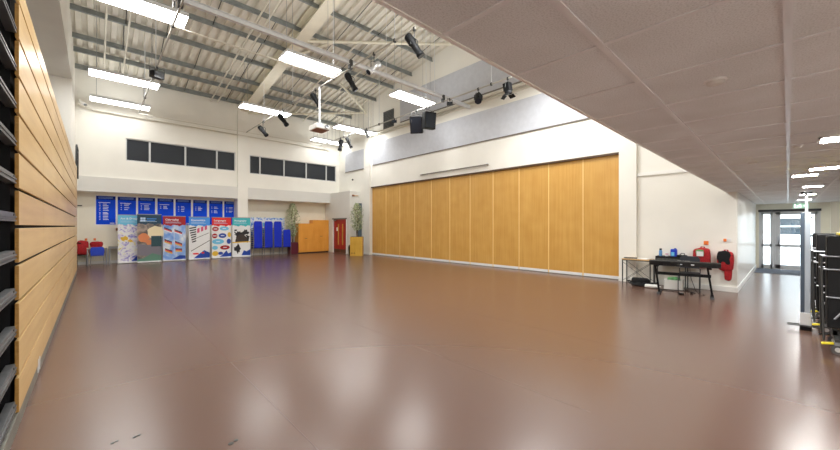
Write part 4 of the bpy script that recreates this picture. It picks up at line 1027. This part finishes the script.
sgx([(0.05, 0.125), (0.09, 0.105), (0.1, 0.085), (0.09, 0.085), (0.04, 0.11)]); sgx([(0.02, 0.12), (-0.02, 0.1), (-0.02, 0.11), (0.03, 0.13)]); sgx([(0.015 + 0.018 * math.cos(k * PI / 5), 0.15 + 0.016 * math.sin(k * PI / 5)) for k in range(10)])
sgx([(-0.06, 0.085), (-0.13, 0.085), (-0.13, 0.06), (-0.17, 0.1), (-0.13, 0.14), (-0.13, 0.115), (-0.06, 0.115)]); sgx([(0.13, 0.03), (0.16, 0.03), (0.16, 0.155), (0.13, 0.155)])
sg.build('running_man_symbol', M['sign_white'], t)

p = thing('post_stand', 'tall pale metal post on a black pronged base in the corridor', 'post', (8.22, -0.19, 0))
box(-0.045, 0.045, 0.012, 0.055, 0.12, 1.86).build('dark_upright', pmat('dark blue grey metal', (78, 92, 108), 0.3), p, 0.006)
box(-0.045, 0.045, -0.055, 0.012, 0.12, 1.86).build('pale_upright', pmat('blue grey satin metal', (190, 202, 214), 0.25, metal=0.2), p, 0.01)
MB().cyl((0.0, -0.01, 1.86), (0, -0.01, 2.16), 0.018, n=12).build('inner_tube', M['white_metal'], p)
MB().lathe([(0.06, 2.16), (0.065, 2.19), (0.03, 2.2)], (0, -0.01, 0), n=16).build('cap', M['black'], p)
box(-0.05, 0.05, -0.06, 0.06, 0.08, 0.28).build('sleeve', M['white_metal'], p, 0.008)
box(-0.06, 0.06, -0.065, 0.065, 0.0, 0.08).build('base', M['black'], p, 0.012)
for sx in (-0.06, 0.06):
    MB().cyl((sx, -0.24, 0.07), (sx, 0.2, 0.07), 0.01, n=8).build('prong', M['rod'], p)

def folded_table(x, lab, yel=False, y=-0.31):
    t = thing('folding_table', lab, 'folding table', (x, y, 0), 0, 'folded tables along the corridor')
    W = 1.5
    for s_ in (-1, 1):
        A = RY(-s_ * 0.10)
        tp = MB().obox((s_ * 0.15, -W / 2, 0.92), (0.03, W, 1.2), A).build('table_top', M['black'], t, 0.012)
        MB().obox((s_ * 0.085, -0.012, 0.92), (0.035, 0.02, 1.18), A).build('frame_edge', M['rod'], tp)
        fr = MB()
        for z, ov in ((0.72, 0.01), (1.08, 0.06), (1.25, 0.05)): fr.tube([(s_ * (0.25 - (z - 0.3) * 0.1), ov, z), (s_ * (0.25 - (z - 0.3) * 0.1), -W + 0.05, z)], 0.012, 8)
        MB().tube([(s_ * 0.255, 0.03, 0.16), (s_ * 0.19, 0.05, 1.26)], 0.012, 8).build('caster_post', M['rod'], t)
        for yy in (-0.3, -0.8): fr.tube([(s_ * 0.27, yy, 0.36), (s_ * 0.185, yy - 0.02, 1.24)], 0.010, 8)
        fr.tube([(s_ * 0.27, -0.06, 0.45), (s_ * 0.2, -0.55, 1.2)], 0.012, 8)
        fr.build('leg_frame', M['steel'], t)
    MB().box(-0.03, 0.03, -W + 0.1, -0.06, 0.2, 0.26).box(-0.3, 0.3, -0.12, -0.06, 0.16, 0.2).box(-0.3, 0.3, -W + 0.1, -W + 0.16, 0.16, 0.2).box(-0.03, 0.03, -0.1, -0.05, 0.2, 1.5).build('carriage', M['rod'], t)
    for sx in (-0.27, 0.27):
        for yy in (-0.09, -W + 0.13):
            cs = MB().cyl((sx - 0.016, yy, 0.065), (sx + 0.016, yy, 0.065), 0.065, n=18).build('caster', M['rubber'], t)
            MB().cyl((sx - 0.02, yy, 0.065), (sx + 0.02, yy, 0.065), 0.03, n=14).build('hub', M['alu'], cs)
            MB().box(sx - 0.03, sx + 0.03, yy - 0.03, yy + 0.03, 0.12, 0.17).build('fork', M['steel'], cs)
            MB().obox((sx, yy + 0.09, 0.13), (0.07, 0.11, 0.02), RX(-0.2)).build('brake_pedal', M['yellow'] if yy > -0.5 and sx < 0 else M['black'], cs, 0.006)
    if yel: MB().box(-0.2, 0.2, -0.6, -0.1, 1.53, 1.56).build('yellow_strap', M['yellow'], t, 0.006)
    return t
folded_table(9.6, 'folded black table on casters, farthest of the three beside the corridor post')
folded_table(8.4, 'folded black table on casters, middle one of the three at the right edge', False)
folded_table(7.2, 'folded black table on casters, nearest of the three at the right picture edge', True, -0.35)

# small marks on the floor
for (x, y, lab, s_) in ((0.77, 2.9, 'small brown floor plate at the bottom of the picture, larger pair', 0.02), (0.24, 3.5, 'small brown floor plate near the seating, right one of two', 0.014), (0.11, 3.52, 'small brown floor plate near the seating, left one of two', 0.013)):
    t = thing('floor_plate', lab, 'floor plate', (x, y, 0), 0.4)
    MB().lathe([(s_, 0.0), (s_, 0.0015), (s_ * 0.9, 0.002)], (-s_ * 0.9, 0, 0), n=16).lathe([(s_ * 0.8, 0.0), (s_ * 0.8, 0.0015), (s_ * 0.7, 0.002)], (s_ * 1.2, 0, 0), n=16).build('disc', M['plinth'], t)

# ------------------------------------------------------------------ world, camera, view
w = bpy.data.worlds.new('sky'); scn.world = w; w.use_nodes = True
bg = w.node_tree.nodes['Background']; bg.inputs['Color'].default_value = (0.82, 0.9, 1.0, 1); bg.inputs['Strength'].default_value = 3.4

cam = bpy.data.cameras.new('camera'); co = bpy.data.objects.new('camera', cam); COL.objects.link(co)
cam.sensor_width = 36.0; cam.lens = 36.0 * 346.0 / 840.0; cam.clip_start = 0.05; cam.clip_end = 200
cam.shift_y = 1.0 / 840.0
co.location = (0, 0, 1.65); co.rotation_euler = (PI / 2, 0, -math.atan2(0.685, 0.7286))
scn.camera = co
scn.view_settings.view_transform = 'Standard'; scn.view_settings.look = 'None'
scn.view_settings.exposure = 1.52; scn.view_settings.gamma = 1.0; scn.view_settings.use_curve_mapping = False
scn.cycles.sample_clamp_indirect = 4.0; scn.cycles.max_bounces = 10; scn.cycles.diffuse_bounces = 6; scn.cycles.use_denoising = True
